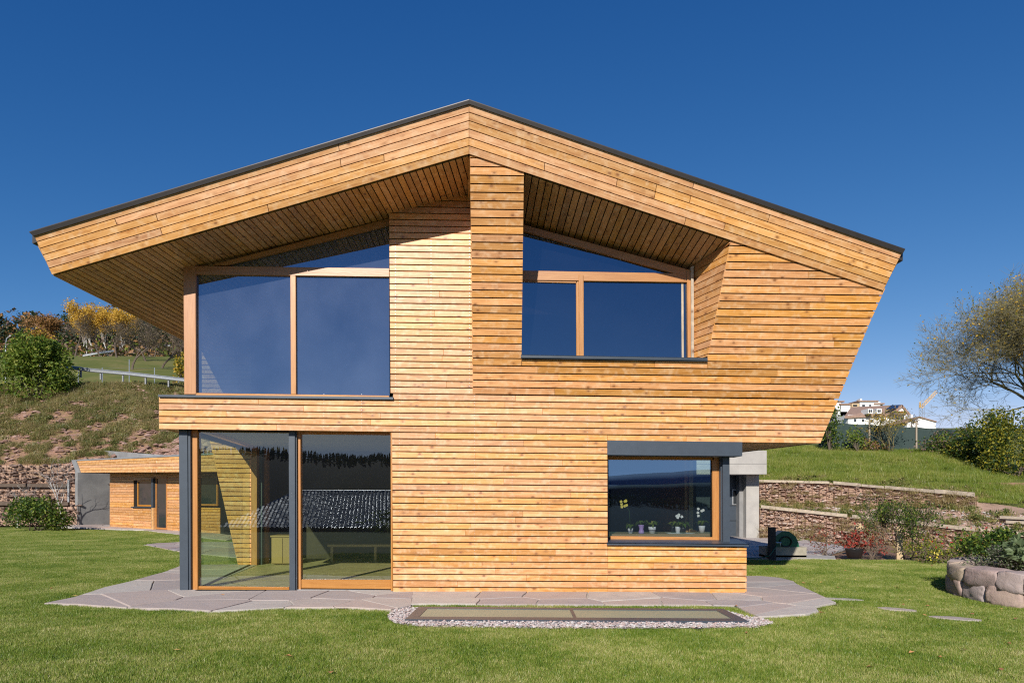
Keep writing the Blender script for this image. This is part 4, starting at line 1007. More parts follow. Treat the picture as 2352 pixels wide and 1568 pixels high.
def scatter(name, pts, coll, label, cat, smin=.8, smax=1.2, seed=0):
    me = bpy.data.meshes.new(name); me.from_pydata([tuple(p) for p in pts], [], []); o = link(name, me)
    o['kind'] = 'stuff'; o['label'] = label; o['category'] = cat
    ng = bpy.data.node_groups.new(name + '_nodes', 'GeometryNodeTree')
    ng.interface.new_socket('Geometry', in_out='INPUT', socket_type='NodeSocketGeometry'); ng.interface.new_socket('Geometry', in_out='OUTPUT', socket_type='NodeSocketGeometry')
    gi = ng.nodes.new('NodeGroupInput'); go = ng.nodes.new('NodeGroupOutput'); ip = ng.nodes.new('GeometryNodeInstanceOnPoints'); ci = ng.nodes.new('GeometryNodeCollectionInfo')
    ci.inputs['Collection'].default_value = coll; ci.inputs['Separate Children'].default_value = True; ci.inputs['Reset Children'].default_value = True
    ip.inputs['Pick Instance'].default_value = True
    rv = ng.nodes.new('FunctionNodeRandomValue'); rv.data_type = 'FLOAT_VECTOR'; rv.inputs[0].default_value = (0, 0, 0); rv.inputs[1].default_value = (0, 0, 6.283); rv.inputs['Seed'].default_value = seed
    rs = ng.nodes.new('FunctionNodeRandomValue'); rs.data_type = 'FLOAT'; rs.inputs[2].default_value = smin; rs.inputs[3].default_value = smax; rs.inputs['Seed'].default_value = seed + 5
    L_ = ng.links.new
    L_(gi.outputs[0], ip.inputs['Points']); L_(ci.outputs[0], ip.inputs['Instance']); L_(rv.outputs[0], ip.inputs['Rotation']); L_(rs.outputs[1], ip.inputs['Scale']); L_(ip.outputs[0], go.inputs[0])
    md = o.modifiers.new('scatter', 'NODES'); md.node_group = ng; return o
rg = random.Random(77); pts = []
hard = [patioA, patioB, skypoly, gravpoly, pathL, annexpave]
def grown(poly, d):
    cx = sum(p[0] for p in poly) / len(poly); cy = sum(p[1] for p in poly) / len(poly); o = []
    for i in range(len(poly)):
        a, b, c = poly[i - 1], poly[i], poly[(i + 1) % len(poly)]
        o.append(b)
    return o
def blocked(x, y, e):
    for poly in hard:
        for dx, dy in ((0, 0), (e, 0), (-e, 0), (0, e), (0, -e)):
            if inside((x + dx, y + dy), poly): return True
    return False
y = 4.2
while y < 37:
    st = .30 if y < 16 else .38
    hw = y * .82 + 1.5; x = -hw
    while x < hw:
        xx, yy_ = x + rg.uniform(-.1, .1), y + rg.uniform(-.1, .1); x += st
        if yy_ > lawn_edge_far(xx) - .2: continue
        if -5.6 < xx < 4.2 and yy_ > 11.1: continue
        if xx > 9.5 and yy_ > 17: continue
        if blocked(xx, yy_, .24): continue
        pts.append((xx, yy_, .0))
    y += st
scatter('grass', pts, tufts, 'short mown lawn grass around the house', 'grass', .9, 1.15, 1)
# short clumps that close up to the paving edges
small = bpy.data.collections.new('edge_clumps')
for k in range(4): tuft(small, 'edge_clump', .16, 150, .032, .005, M['grass'], 400 + k, .9)
pts = []
for poly in hard:
    n = len(poly)
    x0, x1 = min(p[0] for p in poly) - .5, max(p[0] for p in poly) + .5; y0, y1 = min(p[1] for p in poly) - .5, max(p[1] for p in poly) + .5
    yy_ = y0
    while yy_ < y1:
        xx = x0
        while xx < x1:
            px_, py_ = xx + rg.uniform(-.05, .05), yy_ + rg.uniform(-.05, .05); xx += .12
            if blocked(px_, py_, .03) or not blocked(px_, py_, .45): continue
            if -5.5 < px_ < 4.0 and py_ > 11.2: continue
            if py_ > 22 or py_ > lawn_edge_far(px_): continue
            pts.append((px_, py_, 0))
        yy_ += .12
pts = list({(round(p[0] / .09), round(p[1] / .09)): p for p in pts}.values())
scatter('grass', pts, small, 'short lawn grass growing up to the stone paving edges', 'grass', .8, 1.2, 2)
# fallen leaves on the lawn
m = MB(); rl_ = random.Random(9)
for i in range(150):
    yv = rl_.uniform(5.8, 22); xv = rl_.uniform(-.8, .8) * yv
    if i < 90: xv = rl_.uniform(.35, .8) * yv; yv = rl_.uniform(6, 17)
    if blocked(xv, yv, .0) and rl_.random() < .8: continue
    if -5.5 < xv < 4 and yv > 11: continue
    a = rl_.random() * 6.28; s_ = rl_.uniform(.02, .045); z = .035; t_ = rl_.uniform(-.01, .02); mi = rl_.randrange(3)
    m.face([(xv + math.cos(a) * s_, yv + math.sin(a) * s_, z), (xv - math.sin(a) * s_ * .6, yv + math.cos(a) * s_ * .6, z + .012), (xv - math.cos(a) * s_, yv - math.sin(a) * s_, z + t_), (xv + math.sin(a) * s_ * .6, yv - math.cos(a) * s_ * .6, z + .006)], mi)
o = m.build('fallen_leaves', [simple('dry_leaf', (.50, .25, .10), .8), simple('dry_leaf', (.36, .16, .07), .8), simple('dry_leaf', (.60, .42, .12), .8)]); o['kind'] = 'stuff'; o['label'] = 'scattered dry autumn leaves lying on the lawn'; o['category'] = 'leaves'
# ================================================================== ANNEX (left)
A0 = Vector((-24.6, 38.6, 0)); eA = Vector((.791, -.612, 0)); mA = Vector((.612, .791, 0))
PW = (A0, -mA); PR = (A0 - mA * .9, -mA); PC = (A0 + mA * 2.6, -mA)
annex = thing('garden_annex', 'low larch clad garden annex with a concrete carport bay and deep timber fascia', 'annex', tuple(A0))
def aw(x, y, pl=PW): return hit(x, y, pl)
def at_x(x, z, pl=PW): p = hit(x, 1140, pl); return Vector((p.x, p.y, z))
def slab(x0, x1, z0, z1, depth, pl=PW, d=0.0):
    a, b = at_x(x0, z0, pl), at_x(x1, z0, pl); o_ = -mA * d
    return [a + o_, b + o_, Vector((b.x, b.y, z1)) + o_, Vector((a.x, a.y, z1)) + o_]
m = MB(); m.prism(slab(252, 640, 0, 2.95, .2, d=-.05), mA * 3.5); wallA = m.build('wall', M['membrane'], annex)
def aclad(x0, x1, z0, z1, nm='plank', mat='larch'):
    z = z0
    while z < z1 - .03:
        zt = min(z + .118, z1); piece(nm, M[mat], wallA, slab(x0, x1, z, zt, 0), -mA, .03, eA, ch=.003); z += .13
for x0, x1, z0, z1 in ((252, 306.5, .02, 2.93), (306.5, 355, .02, 1.06), (355, 383, 2.55, 2.93), (306.5, 355, 2.42, 2.93), (383.5, 448, .02, 2.93), (448, 505, .02, 1.12), (448, 505, 2.5, 2.93), (530, 600, .02, 2.93)): aclad(x0, x1, z0, z1)
def awin(x0, x1, z0, z1, nm, glass='glass_win'):
    m = MB(); q = slab(x0, x1, z0, z1, 0, d=.02); fr = []
    fw = .08; a, b, c, d = q; ux = (b - a).normalized()
    for pts in ([a, b, b + Vector((0, 0, fw)), a + Vector((0, 0, fw))], [d - Vector((0, 0, fw)), c - Vector((0, 0, fw)), c, d], [a + Vector((0, 0, fw)), a + ux * fw + Vector((0, 0, fw)), d + ux * fw - Vector((0, 0, fw)), d - Vector((0, 0, fw))], [b - ux * fw + Vector((0, 0, fw)), b + Vector((0, 0, fw)), c - Vector((0, 0, fw)), c - ux * fw - Vector((0, 0, fw))]):
        piece('', None, None, pts, -mA, .1, eA, mb=m)
    o = m.build(nm, M['frame_wood'], annex)
    m = MB(); m.prism([p + mA * .04 for p in (a, b, c, d)], mA * .02); m.build('pane', M['dark_pane'], o); return o
M['dark_pane'] = simple('dark_reflecting_pane', (.03, .035, .04), .04, 0, spec=.8)
w1 = awin(316, 352, 1.12, 2.42, 'window'); w2 = awin(358, 384, .05, 2.55, 'door'); w3 = awin(458, 500, 1.2, 2.5, 'window')
m = MB(); m.prism(slab(306, 357, 1.06, 1.11, 0, d=.12), mA * .15); m.build('sill', M['metal_grey'], w1)
m = MB(); m.prism(slab(352, 356, .02, 2.5, 0, d=.10), mA * .12); m.build('jamb', M['metal_grey'], w1)
m = MB(); piece('', None, None, slab(353, 357.5, .02, 1.06, 0, d=.11), -mA, .2, eA, mb=m); m.build('cheek', M['larch_soffit'], w1)
# roof of the annex with boarded fascia and grey edge
ft = [(165.5, 1057), (640, 1034)]; fb = [(176, 1085.5), (640, 1083)]
def aq(u0, u1, v0, v1):
    def pt(u, v):
        t = lerp2(ft[0], ft[1], u); b = lerp2(fb[0], fb[1], u); p = lerp2(t, b, v); return hit(p[0], p[1], PR)
    return [pt(u0, v0), pt(u1, v0), pt(u1, v1), pt(u0, v1)]
m = MB(); m.prism([p + mA * .04 for p in aq(0, 1, 0, 1)], mA * 5.5); roofA = m.build('roof', M['membrane'], annex)
for i in range(5):
    cuts = sorted([0.022] + [R.uniform(.1, .9) for _ in range(2)] + [1])
    for c in range(len(cuts) - 1): piece('fascia_board', M['larch_fascia'], roofA, aq(cuts[c], cuts[c + 1] - .001, .06 + i * .188, .06 + (i + 1) * .188 - .018), -mA, .03, eA)
m = MB(); m.prism([p - mA * .03 for p in aq(0, 1, -.03, .055)], mA * 5.6); m.prism([p - mA * .03 for p in aq(0, .020, .055, 1)], mA * .3); m.build('edge_trim', M['zinc'], roofA)
m = MB(); a = aq(0, 1, 1, 1); m.prism([a[0] + mA * .06, a[1] + mA * .06, a[1] + mA * .9, a[0] + mA * .9], Vector((0, 0, .02))); m.build('soffit', M['larch_soffit'], roofA)
# concrete bay and retaining wall
m = MB(); m.prism(slab(186, 192, 0, 3.0, 0, d=.3), mA * 3.0); m.build('bay_side_wall', M['concrete_dark'], annex)
m = MB(); pb0, pb1 = at_x(192, 0) + mA * 2.5, at_x(256, 0) + mA * 2.5; m.prism([pb0, pb1, pb1 + Vector((0, 0, 2.95)), pb0 + Vector((0, 0, 2.95))], mA * .2); m.build('bay_rear_wall', M['concrete_dark'], annex)
m = MB(); p = at_x(180.5, 0) - mA * .5; m.tube(p, p + Vector((0, 0, 2.55)), .06, .06, 10, cap=True); m.build('downpipe', M['zinc'], annex)
m = MB(); c = at_x(246, 0) + mA * 1.0; m.tube(c, c + Vector((0, 0, .55)), .10, .10, 10, cap=True); o = m.build('white_pipe', M['white_wall']); o['label'] = 'short white pipe standing in the concrete bay of the annex'; o['category'] = 'pipe'
m = MB(); q = [hit(183, 1030, PC), hit(520, 1056, PC)]; m.prism([Vector((q[0].x, q[0].y, 0)), Vector((q[1].x, q[1].y, 0)), q[1], q[0]], mA * .3)
o = m.build('concrete_retaining_wall', M['concrete_dark']); o['label'] = 'long grey concrete retaining wall sloping down behind the annex roof'; o['category'] = 'retaining wall'
# ================================================================== GABION TERRACES
def gabion(nm, label, base, tops, depth, timbers, seed, stone_r=.085, dens=1.0, mesh_step=.28, wire=.006, tmat='old_timber'):
    return gabion_(nm, label, base, tops, depth, timbers, seed, stone_r, dens, mesh_step, wire, tmat)
def gabion_(nm, label, base, tops, depth, timbers, seed, stone_r=.085, dens=1.0, mesh_step=.28, wire=.006, tmat='old_timber'):
    """base/tops: matching lists of 3D points along the foot and the crest"""
    r = random.Random(seed); t = thing(nm, label, 'gabion wall', tuple(base[0]))
    st = MB(); wr = MB(); bk = MB()
    for i in range(len(base) - 1):
        a, b, c, d = base[i], base[i + 1], tops[i + 1], tops[i]
        ln = (b - a).length; h_ = ((d - a).length + (c - b).length) / 2; n_ = Vector((-(b - a).y, (b - a).x, 0)).normalized()
        if n_.y < 0: n_ = -n_
        bk.prism([a + n_ * .12, b + n_ * .12, c + n_ * .12, d + n_ * .12], n_ * .3)
        for k in range(int(ln * h_ / (stone_r * stone_r * 1.3) * dens)):
            u, v = r.random(), r.random(); p = (a * (1 - u) + b * u) * (1 - v) + (d * (1 - u) + c * u) * v
            layer = v * h_ / .33 + nz(p.x, p.y, .9, seed) * .35; inn = .05 + .03 * abs(nz(p.x * 2, p.z * 3, 1.0, seed)) + (.07 if (layer % 1) < .10 else 0)
            pebble(st, p + n_ * (inn + r.uniform(-.02, .025)), stone_r * r.choice([.35, .45, .6, .8, 1.0, 1.6]), r, r.randrange(4))
        n1 = int(ln / mesh_step)
        for k in range(n1 + 1):
            u = k / n1; p0 = a * (1 - u) + b * u; p1 = d * (1 - u) + c * u; wr.tube(p0 - n_ * .03, p1 - n_ * .03 + Vector((0, 0, .05)), wire, wire, 3)
        for k in range(1, int(h_ / .18) + 1):
            v = k * .18 / h_
            if v > 1: break
            wr.tube(a * (1 - v) + d * v - n_ * .03, b * (1 - v) + c * v - n_ * .03, wire, wire, 3)
    bk.build('backfill', M['earth'], t)
    o = st.build('stone_fill', [M['rubA'], M['rubB'], M['rubC'], M['rubD']] if tmat == 'old_timber' else [M['drk'], M['drk2'], M['drk'], M['drk2']], t); o['kind'] = 'stuff'  # left tiers: brown stones darkened, their shadow partly put into the colour
    o = wr.build('wire_mesh', M['rust'], t)
    for (p, q, w_, h_) in timbers:
        m = MB(); dv = (q - p).normalized(); n_ = Vector((-dv.y, dv.x, 0)).normalized()
        if n_.y < 0: n_ = -n_
        for s_ in (0,):
            piece('', None, None, [p, q, q + Vector((0, 0, h_)), p + Vector((0, 0, h_))], -n_, w_, dv, mb=m)
            m.face([p + n_ * w_, q + n_ * w_, q + n_ * w_ + Vector((0, 0, h_)), p + n_ * w_ + Vector((0, 0, h_))])
        m.build('timber_beam', M[tmat], t)
    return t
M['drk'] = simple('dark_rubble', (.22, .15, .12), .95, 0, 6, .3); M['drk2'] = simple('brown_rubble', (.30, .21, .17), .95, 0, 6, .3); M['rubA'] = simple('rubble_a', (.56, .37, .30), .95, 0, 6, .3); M['rubB'] = simple('rubble_b', (.66, .48, .40), .95, 0, 6, .3); M['rubC'] = simple('rubble_c', (.45, .29, .23), .95, 0, 6, .3); M['rubD'] = simple('rubble_d', (.58, .47, .40), .95, 0, 6, .3)
def fR(px): return min(1.25, max(-.2, (px - 1745) / 607))
def D1(px): return 26.4 - 4.4 * fR(px)
def zl_base(px): return -.0 - .75 * fR(px)
def zl_top(px): return CAMH - (1166 - 1140 + (px - 1745) * .108) / FPX * D1(px)
def D2(px): return 28.6 - 4.2 * fR(px)
def zu_base(px): return zu_top(px) - max(.18, .92 - .75 * max(0, (px - 1950) / 400))
def zu_top(px): return CAMH + (1140 - (1106.5 + max(0, px - 1860) * .088)) / FPX * D2(px)
def D3(px): return 40.5 - 2.2 * fR(px)
def z3(px):
    y = 1032 + max(0, px - 1900) * .03 + max(0, px - 2130) * .20
    return CAMH + (1140 - y) / FPX * D3(px)
def XY(px, D, z): return Vector(((px - CX) / FPX * D, D, z))
cols = [1745, 1850, 1950, 2050, 2150, 2250, 2352, 2440]
lb = [XY(c, D1(c), zl_base(c) - .1) for c in cols]; lt = [XY(c, D1(c), zl_top(c)) for c in cols]
def tim(px0, px1, Df, zf, w_=.12, h_=.12): return (XY(px0, Df(px0) - .06, zf(px0)), XY(px1, Df(px1) - .06, zf(px1)), w_, h_)
gabion('gabion_wall', 'lower rubble gabion wall with weathered timber beams behind the right lawn', lb, lt, .3,
       [tim(1748, 1946, D1, zl_top), tim(1957, 2062, D1, zl_top), tim(2103, 2240, D1, zl_top), tim(2243, 2420, D1, zl_top), tim(2063, 2101, D1, zl_top)], 21, .06, 1.0, .24, .009)
colu = [1730, 1850, 1950, 2050, 2150, 2243]
gabion('gabion_wall', 'upper rubble gabion wall below the green slope, beams on its rusty mesh', [XY(c, D2(c), zu_base(c) - .05) for c in colu], [XY(c, D2(c), zu_top(c)) for c in colu], .3,
       [tim(1735, 1905, D2, zu_top, .12, .10), tim(1914, 1978, D2, zu_top, .12, .12), tim(1979, 2030, D2, zu_top, .1, .1), tim(2032, 2145, D2, zu_top), tim(2146, 2239, D2, zu_top, .14, .15)], 22, .06, 1.0, .24, .009)
gabion('gabion_wall', 'short gabion step with two boards at the right edge of the bank', [XY(c, D1(c) + 1.2, CAMH - (1212 - 1140) / FPX * D1(c) - .05) for c in (2296, 2440)], [XY(c, D1(c) + 1.2, CAMH - (1193 - 1140 + (c - 2296) * .06) / FPX * D1(c)) for c in (2296, 2440)], .3,
       [(XY(2296, D1(2296) + 1.1, CAMH - 53 / FPX * D1(2296)), XY(2430, D1(2430) + 1.1, CAMH - 60 / FPX * D1(2430)), .1, .1), (XY(2310, D1(2310) + 1.0, CAMH - 64 / FPX * D1(2310)), XY(2430, D1(2430) + 1.0, CAMH - 70 / FPX * D1(2430)), .1, .1)], 23)
# right embankment surface
pxs = [1560 + i * 16 for i in range(80)]
def rowsR(px):
    R_ = [(16.4, -.04), (D1(px) + .20, zl_base(px) - .04), (D1(px) + .24, zl_top(px) - .03), (D2(px) + .20, zu_base(px)), (D2(px) + .24, zu_top(px) - .02), (D3(px), z3(px)), (D3(px) + 7, z3(px) + .2), (D3(px) + 60, z3(px) + 3.5)]
    if px > 2243: R_[3] = (D2(px) - .2, zu_top(2243) * .5 + zl_top(px) * .5 - .0); R_[4] = (D2(px) + 1.0, zu_top(px) - .25)
    return R_
div = [10, 2, 6, 2, 16, 8, 10]
m = MB(); NR = sum(div) + 1
def embank(px):
    R_ = rowsR(px); o = []
    for k in range(7):
        for s in range(div[k]):
            t = s / div[k]; D = R_[k][0] * (1 - t) + R_[k + 1][0] * t; z = R_[k][1] * (1 - t) + R_[k + 1][1] * t
            p = XY(px, D, z)
            if k in (2, 4, 5): p.z += nz(p.x, p.y, .9, 4) * .10 + nz(p.x, p.y, 3, 6) * .18 * (k > 2) * min(1, t * 4) * min(1, (1.001 - t) * 4)
            if k == 4: p.z += .10 * math.sin(math.pi * t)
            o.append(p)
    o.append(XY(px, *R_[7])); return o
colsR = [embank(px) for px in pxs]
for c in colsR:
    for p in c: m.v.append(tuple(p))
for i in range(len(pxs) - 1):
    row = 0
    for k in range(7):
        for s in range(div[k]):
            if k >= 1 and pxs[i] < 1738: row += 1; continue
            a = i * NR + row; m.f.append((a, a + NR, a + NR + 1, a + 1)); m.uv.append(None)
            m.mi.append({0: 2 if pxs[i] < 1850 else 3, 1: 1, 2: 1, 3: 1, 4: 0, 5: 0, 6: 0}[k]); row += 1
o = m.build('embankment', [M['meadow'], M['earth'], M['pebble_bed'], M['earth']], None, smooth=True); o['kind'] = 'structure'
rs_ = random.Random(31); pts = []
for i in range(2600):
    px = rs_.uniform(1640, 2560); R_ = rowsR(px); t = rs_.random() ** .8 * 1.12; D = R_[4][0] * (1 - t) + R_[5][0] * t; z = R_[4][1] * (1 - t) + R_[5][1] * t + .10 * math.sin(math.pi * min(t, 1))
    p = XY(px, D, z - .01); p.z += (nz(p.x, p.y, .9, 4) * .10 + nz(p.x, p.y, 3, 6) * .18) if t < 1 else 0; pts.append(p)
scatter('grass', pts, wtufts, 'rough unmown grass on the right slope', 'grass', .8, 1.5, 3)
pts = []
for i in range(230):
    px = rs_.uniform(1745, 2480); R_ = rowsR(px); k = rs_.choice([2, 2, 2, 0, 4]); t = rs_.random() if k != 0 else rs_.uniform(.75, 1.0)
    if k == 4: t *= .12
    if k == 0 and px < 1800: continue
    D = R_[k][0] * (1 - t) + R_[k + 1][0] * t; z = R_[k][1] * (1 - t) + R_[k + 1][1] * t; pts.append(XY(px, D, z))
scatter('weeds', pts, wdtufts, 'low weeds growing along the right terraces', 'weeds', .3, .9, 4)
pts = []
for i in range(300):
    px = rs_.uniform(1745, 2480); up_ = rs_.random() < .5; D = (D2 if up_ else D1)(px) - .05; za, zb = ((zu_base(px), zu_top(px)) if up_ and px < 2240 else (zl_base(px), zl_top(px))); z = za + (zb - za) * rs_.random() ** 1.6
    if not (up_ and px > 2240): pts.append(XY(px, D, z - .02))
scatter('dry_plants', pts, drytufts, 'dry stalks and tufts growing out of the terrace stones', 'dry plants', .5, 1.3, 8)
# stones lying on the ledge
m = MB()
for i in range(1500):
    px = rs_.uniform(1900, 2480); R_ = rowsR(px); k = rs_.choice([2, 2, 0]); t = rs_.random() if k else rs_.uniform(.4, 1.0)
    D = R_[k][0] * (1 - t) + R_[k + 1][0] * t; z = R_[k][1] * (1 - t) + R_[k + 1][1] * t; pebble(m, XY(px, D, z + .02), rs_.uniform(.02, .07), rs_, rs_.randrange(3))
o = m.build('loose_stones', [M['rubB'], M['pebs'][0], M['rubA']]); o['kind'] = 'stuff'; o['label'] = 'loose stones lying on the earth ledge of the terraces'; o['category'] = 'stones'
M['dark_log'] = simple('dark_log', (.14, .10, .075), .9, 0, 5, .4)
# gabions behind the annex shrub on the left
def lft(px, D, z): return Vector(((px - CX) / FPX * D, D, z))
for i, (y0, y1, D, lab) in enumerate(((1203, 1160, 37.5, 'lowest gabion tier behind the dark green shrub by the annex'), (1158, 1118, 38.6, 'middle gabion tier with round timbers left of the annex'), (1116, 1068, 39.8, 'top gabion tier under the reddish bank left of the annex'))):
    z0 = CAMH + (1140 - y0) / FPX * D; z1 = CAMH + (1140 - y1) / FPX * D
    z0 = max(z0, 0.0) if i else 0
    b = [lft(-60, D, z0), lft(60, D, z0), lft(178 - i * 4, D + .2, z0)]; tp = [Vector((p.x, p.y + .15, z1)) for p in b]
    tb = [(tp[0] + Vector((0, -.2, 0)), tp[1] + Vector((0, -.2, 0)), .2, .2), (tp[1] + Vector((.1, -.2, 0)), tp[2] + Vector((-.5, -.2, -.02)), .2, .2)] if i < 2 else []
    gabion('gabion_wall', lab, b, tp, .3, tb, 40 + i, .1, .8, .3, .010, 'dark_log')
M['bankearth'] = M['soil']
m = MB()
for i in range(3):
    D = (37.6, 38.7, 39.9)[i]; z = (1.1, 2.1, 3.2)[i]
    m.prism([lft(-60, D, z - .05), lft(176, D + .2, z - .05), lft(176, D + 2.2, z - .0), lft(-60, D + 2.2, z)], Vector((0, 0, -.2)))
o = m.build('terrace_fill', M['earth']); o['kind'] = 'structure'
# bank weeds and stones on the left
rb = random.Random(51); pts = []; ms = MB()
for i in range(15000):
    y = rb.uniform(39.5, 51.2); x = rb.uniform(-46, -15)
    yb = 41.0 + max(0, (x + 22)) * -.25
    if y < yb + .3: continue
    d = nz(x, y, 1.3, 9) + .6 * nz(x, y, .6, 4) + .3 * nz(x, y, 4.5, 2)
    if d + (y - 46) * .05 < rb.uniform(-.30, .12): continue
    pts.append((x, y, Hgt(x, y) - .05))
scatter('weeds', pts, wdtufts, 'weeds and low scrub growing on the reddish bank at left', 'weeds', .25, .95, 6)
scatter('dry_plants', pts[::4], drytufts, 'dry yellow stalks among the weeds of the left bank', 'dry plants', 1.0, 2.0, 9)
for i in range(9000):
    y = rb.uniform(38.5, 51); x = rb.uniform(-46, -15)
    if nz(x, y, 1.3, 9) > rb.uniform(-.2, .2): continue
    pebble(ms, (x, y, Hgt(x, y)), rb.choice([.04, .06, .08, .12, .2]), rb, rb.randrange(3))
for i in range(900):  # rocky outcrop above the annex roof
    t = rb.random(); x = -19.2 + rb.gauss(0, 1.5); y = 41.2 + rb.random() * 1.8
    pebble(ms, (x, y, Hgt(x, y) + rb.uniform(-.1, .3)), rb.uniform(.1, .32), rb, rb.randrange(3))
M['bst'] = [simple('bank_stone', c, .95, 0, 5, .3) for c in ((.40, .245, .19), (.47, .31, .25), (.32, .19, .145))]
o = ms.build('bank_stones', M['bst']); o['kind'] = 'stuff'; o['label'] = 'reddish stones and clods lying on the left bank'; o['category'] = 'stones'
# ================================================================== GARAGE (right rear)
ga = thing('concrete_garage', 'exposed concrete garage porch with a dark door behind the house corner', 'garage', (9.2, 26.4, 0))
m = MB(); q = [P(x, y, 25.6) for x, y in [(1600, 1034), (1761, 1034), (1761, 1088.5), (1600, 1088.5)]]; m.prism(q, Vector((0, 4.6, 0))); m.build('canopy', M['concrete'], ga)
m = MB(); q = [P(x, 1088.3, 25.59) for x in (1600, 1761)]; z = P(0, 1065, 25.6).z
m.prism([Vector((q[0].x, 25.59, z)), Vector((q[1].x + .005, 25.59, z)), Vector((q[1].x + .005, 25.59, z + .014)), Vector((q[0].x, 25.59, z + .014))], Vector((0, .01, 0))); m.build('formwork_joint', M['concrete_dark'], ga)
m = MB(); a, b = P(1714, 1235, 26.4), P(1743.5, 1235, 26.4); zt = P(0, 1088.4, 25.6).z
m.prism([Vector((a.x, 26.4, 0)), Vector((b.x, 26.4, 0)), Vector((b.x, 26.4, zt)), Vector((a.x, 26.4, zt))], Vector((0, 1.2, 0))); m.build('pillar', M['concrete'], ga)
m = MB(); m.prism([Vector((a.x - .15, 26.75, 0)), Vector((a.x, 26.75, 0)), Vector((a.x, 26.75, zt)), Vector((a.x - .15, 26.75, zt))], Vector((0, .9, 0))); m.build('door_jamb', M['concrete_dark'], ga)
m = MB(); m.box((a.x - 1.75, 27.2, zt / 2), (3.2, .08, zt)); dr = m.build('garage_door', M['metal_grey'], ga)
for zz in (.65, 1.25, 1.85):
    m = MB(); m.box((a.x - 1.75, 27.15, zz), (3.2, .02, .015)); m.build('panel_joint', M['rubber'], dr)
m = MB(); c = P(1692, 1141, 27.14); m.box((c.x, 27.14, c.z), (.36, .04, .62)); m.build('door_window', M['zinc'], dr)
m = MB(); m.box((c.x, 27.11, c.z), (.28, .02, .54)); m.build('pane', M['dark_pane'], dr)
m = MB(); m.box((6, 31, 1.6), (6, 3, 3.2)); m.build('rear_block', M['concrete'], ga)
# cobbled forecourt
cob = [(6.0, 17.6), (7.6, 17.4), (10.6, 21.5), (10.8, 25.8), (9.0, 26.3), (5.6, 26.3), (5.2, 20)]
m = MB(); m.prism([Vector((x, y, .0)) for x, y in cob], Vector((0, 0, -.05))); fc = m.build('forecourt', M['mortar']); fc['kind'] = 'structure'
voronoi_pave('paving_stone', cob, .62, 13, M['porphyry'], fc, inset=.02, z=.02)
# hose reel on stone trough with timber post
tr = thing('stone_trough', 'rectangular weathered stone trough at the lawn edge beside the house corner', 'trough', tuple(P(1800, 1286, 17.6)))
def tp_(x, y, D): return P(x, y, D)
T0 = Vector((6.72, 17.6, 0)); 
m = MB(); w_, l_, h_ = 1.05, .5, .28
m.box((T0.x + .35, T0.y + .25, .04), (w_, l_, .10)); m.box((T0.x + .35, T0.y + .03, .17), (w_, .06, .26)); m.box((T0.x + .35, T0.y + .47, .17), (w_, .06, .26)); m.box((T0.x - .145, T0.y + .25, .17), (.06, .38, .26)); m.box((T0.x + .845, T0.y + .25, .17), (.06, .38, .26))
m.build('basin', simple('trough_stone', (.42, .38, .30), .9, 0, 5, .4), tr)
pp = thing('tap_post', 'dark timber tap post standing at the end of the stone trough', 'post', (6.62, 17.5, 0))
m = MB(); m.box((6.66, 17.5, .40), (.15, .15, .84)); m.build('post', simple('dark_post', (.05, .04, .035), .8, 0, 8, .3), pp)
m = MB(); m.tube((6.74, 17.5, .42), (6.90, 17.5, .42), .02, .02, 8, cap=True); m.tube((6.88, 17.5, .42), (6.88, 17.5, .34), .015, .015, 8, cap=True); m.build('tap', M['zinc'], pp)
hr = thing('hose_reel', 'green plastic hose reel box resting on the stone trough', 'hose reel', (7.05, 17.8, .3))
m = MB(); prof = [(-.34, 0), (-.32, .16), (-.24, .32), (-.08, .43), (.10, .42), (.26, .30), (.34, .12), (.35, 0)]
m.prism([Vector((7.06 + a, 17.62, .28 + b)) for a, b in prof], Vector((0, .34, 0))); m.build('housing', M['green_plastic'], hr)
m = MB()
for k in range(14):
    a, b = k / 14 * 6.28, (k + 1) / 14 * 6.28; m.tube((7.06 + .15 * math.cos(a), 17.6, .44 + .13 * math.sin(a)), (7.06 + .15 * math.cos(b), 17.6, .44 + .13 * math.sin(b)), .018, .018, 5)
m.build('hose_coil', M['rubber'], hr)
m = MB(); m.path([(6.75, 17.4, .35), (6.55, 17.35, .1), (6.3, 17.4, .03), (6.0, 17.5, .03)], .012, 5); o = m.build('garden_hose', M['green_plastic']); o['label'] = 'thin green hose trailing from the tap post to the house'; o['category'] = 'hose'
m = MB(); m.prism([Vector((x, y, .03)) for x, y in ((7.3, 17.5), (8.2, 17.3), (8.6, 18.2), (7.6, 18.5))], Vector((0, 0, -.04))); o = m.build('concrete_slab', M['concrete']); o['label'] = 'pale flat slab on the ground right of the stone trough'; o['category'] = 'slab'
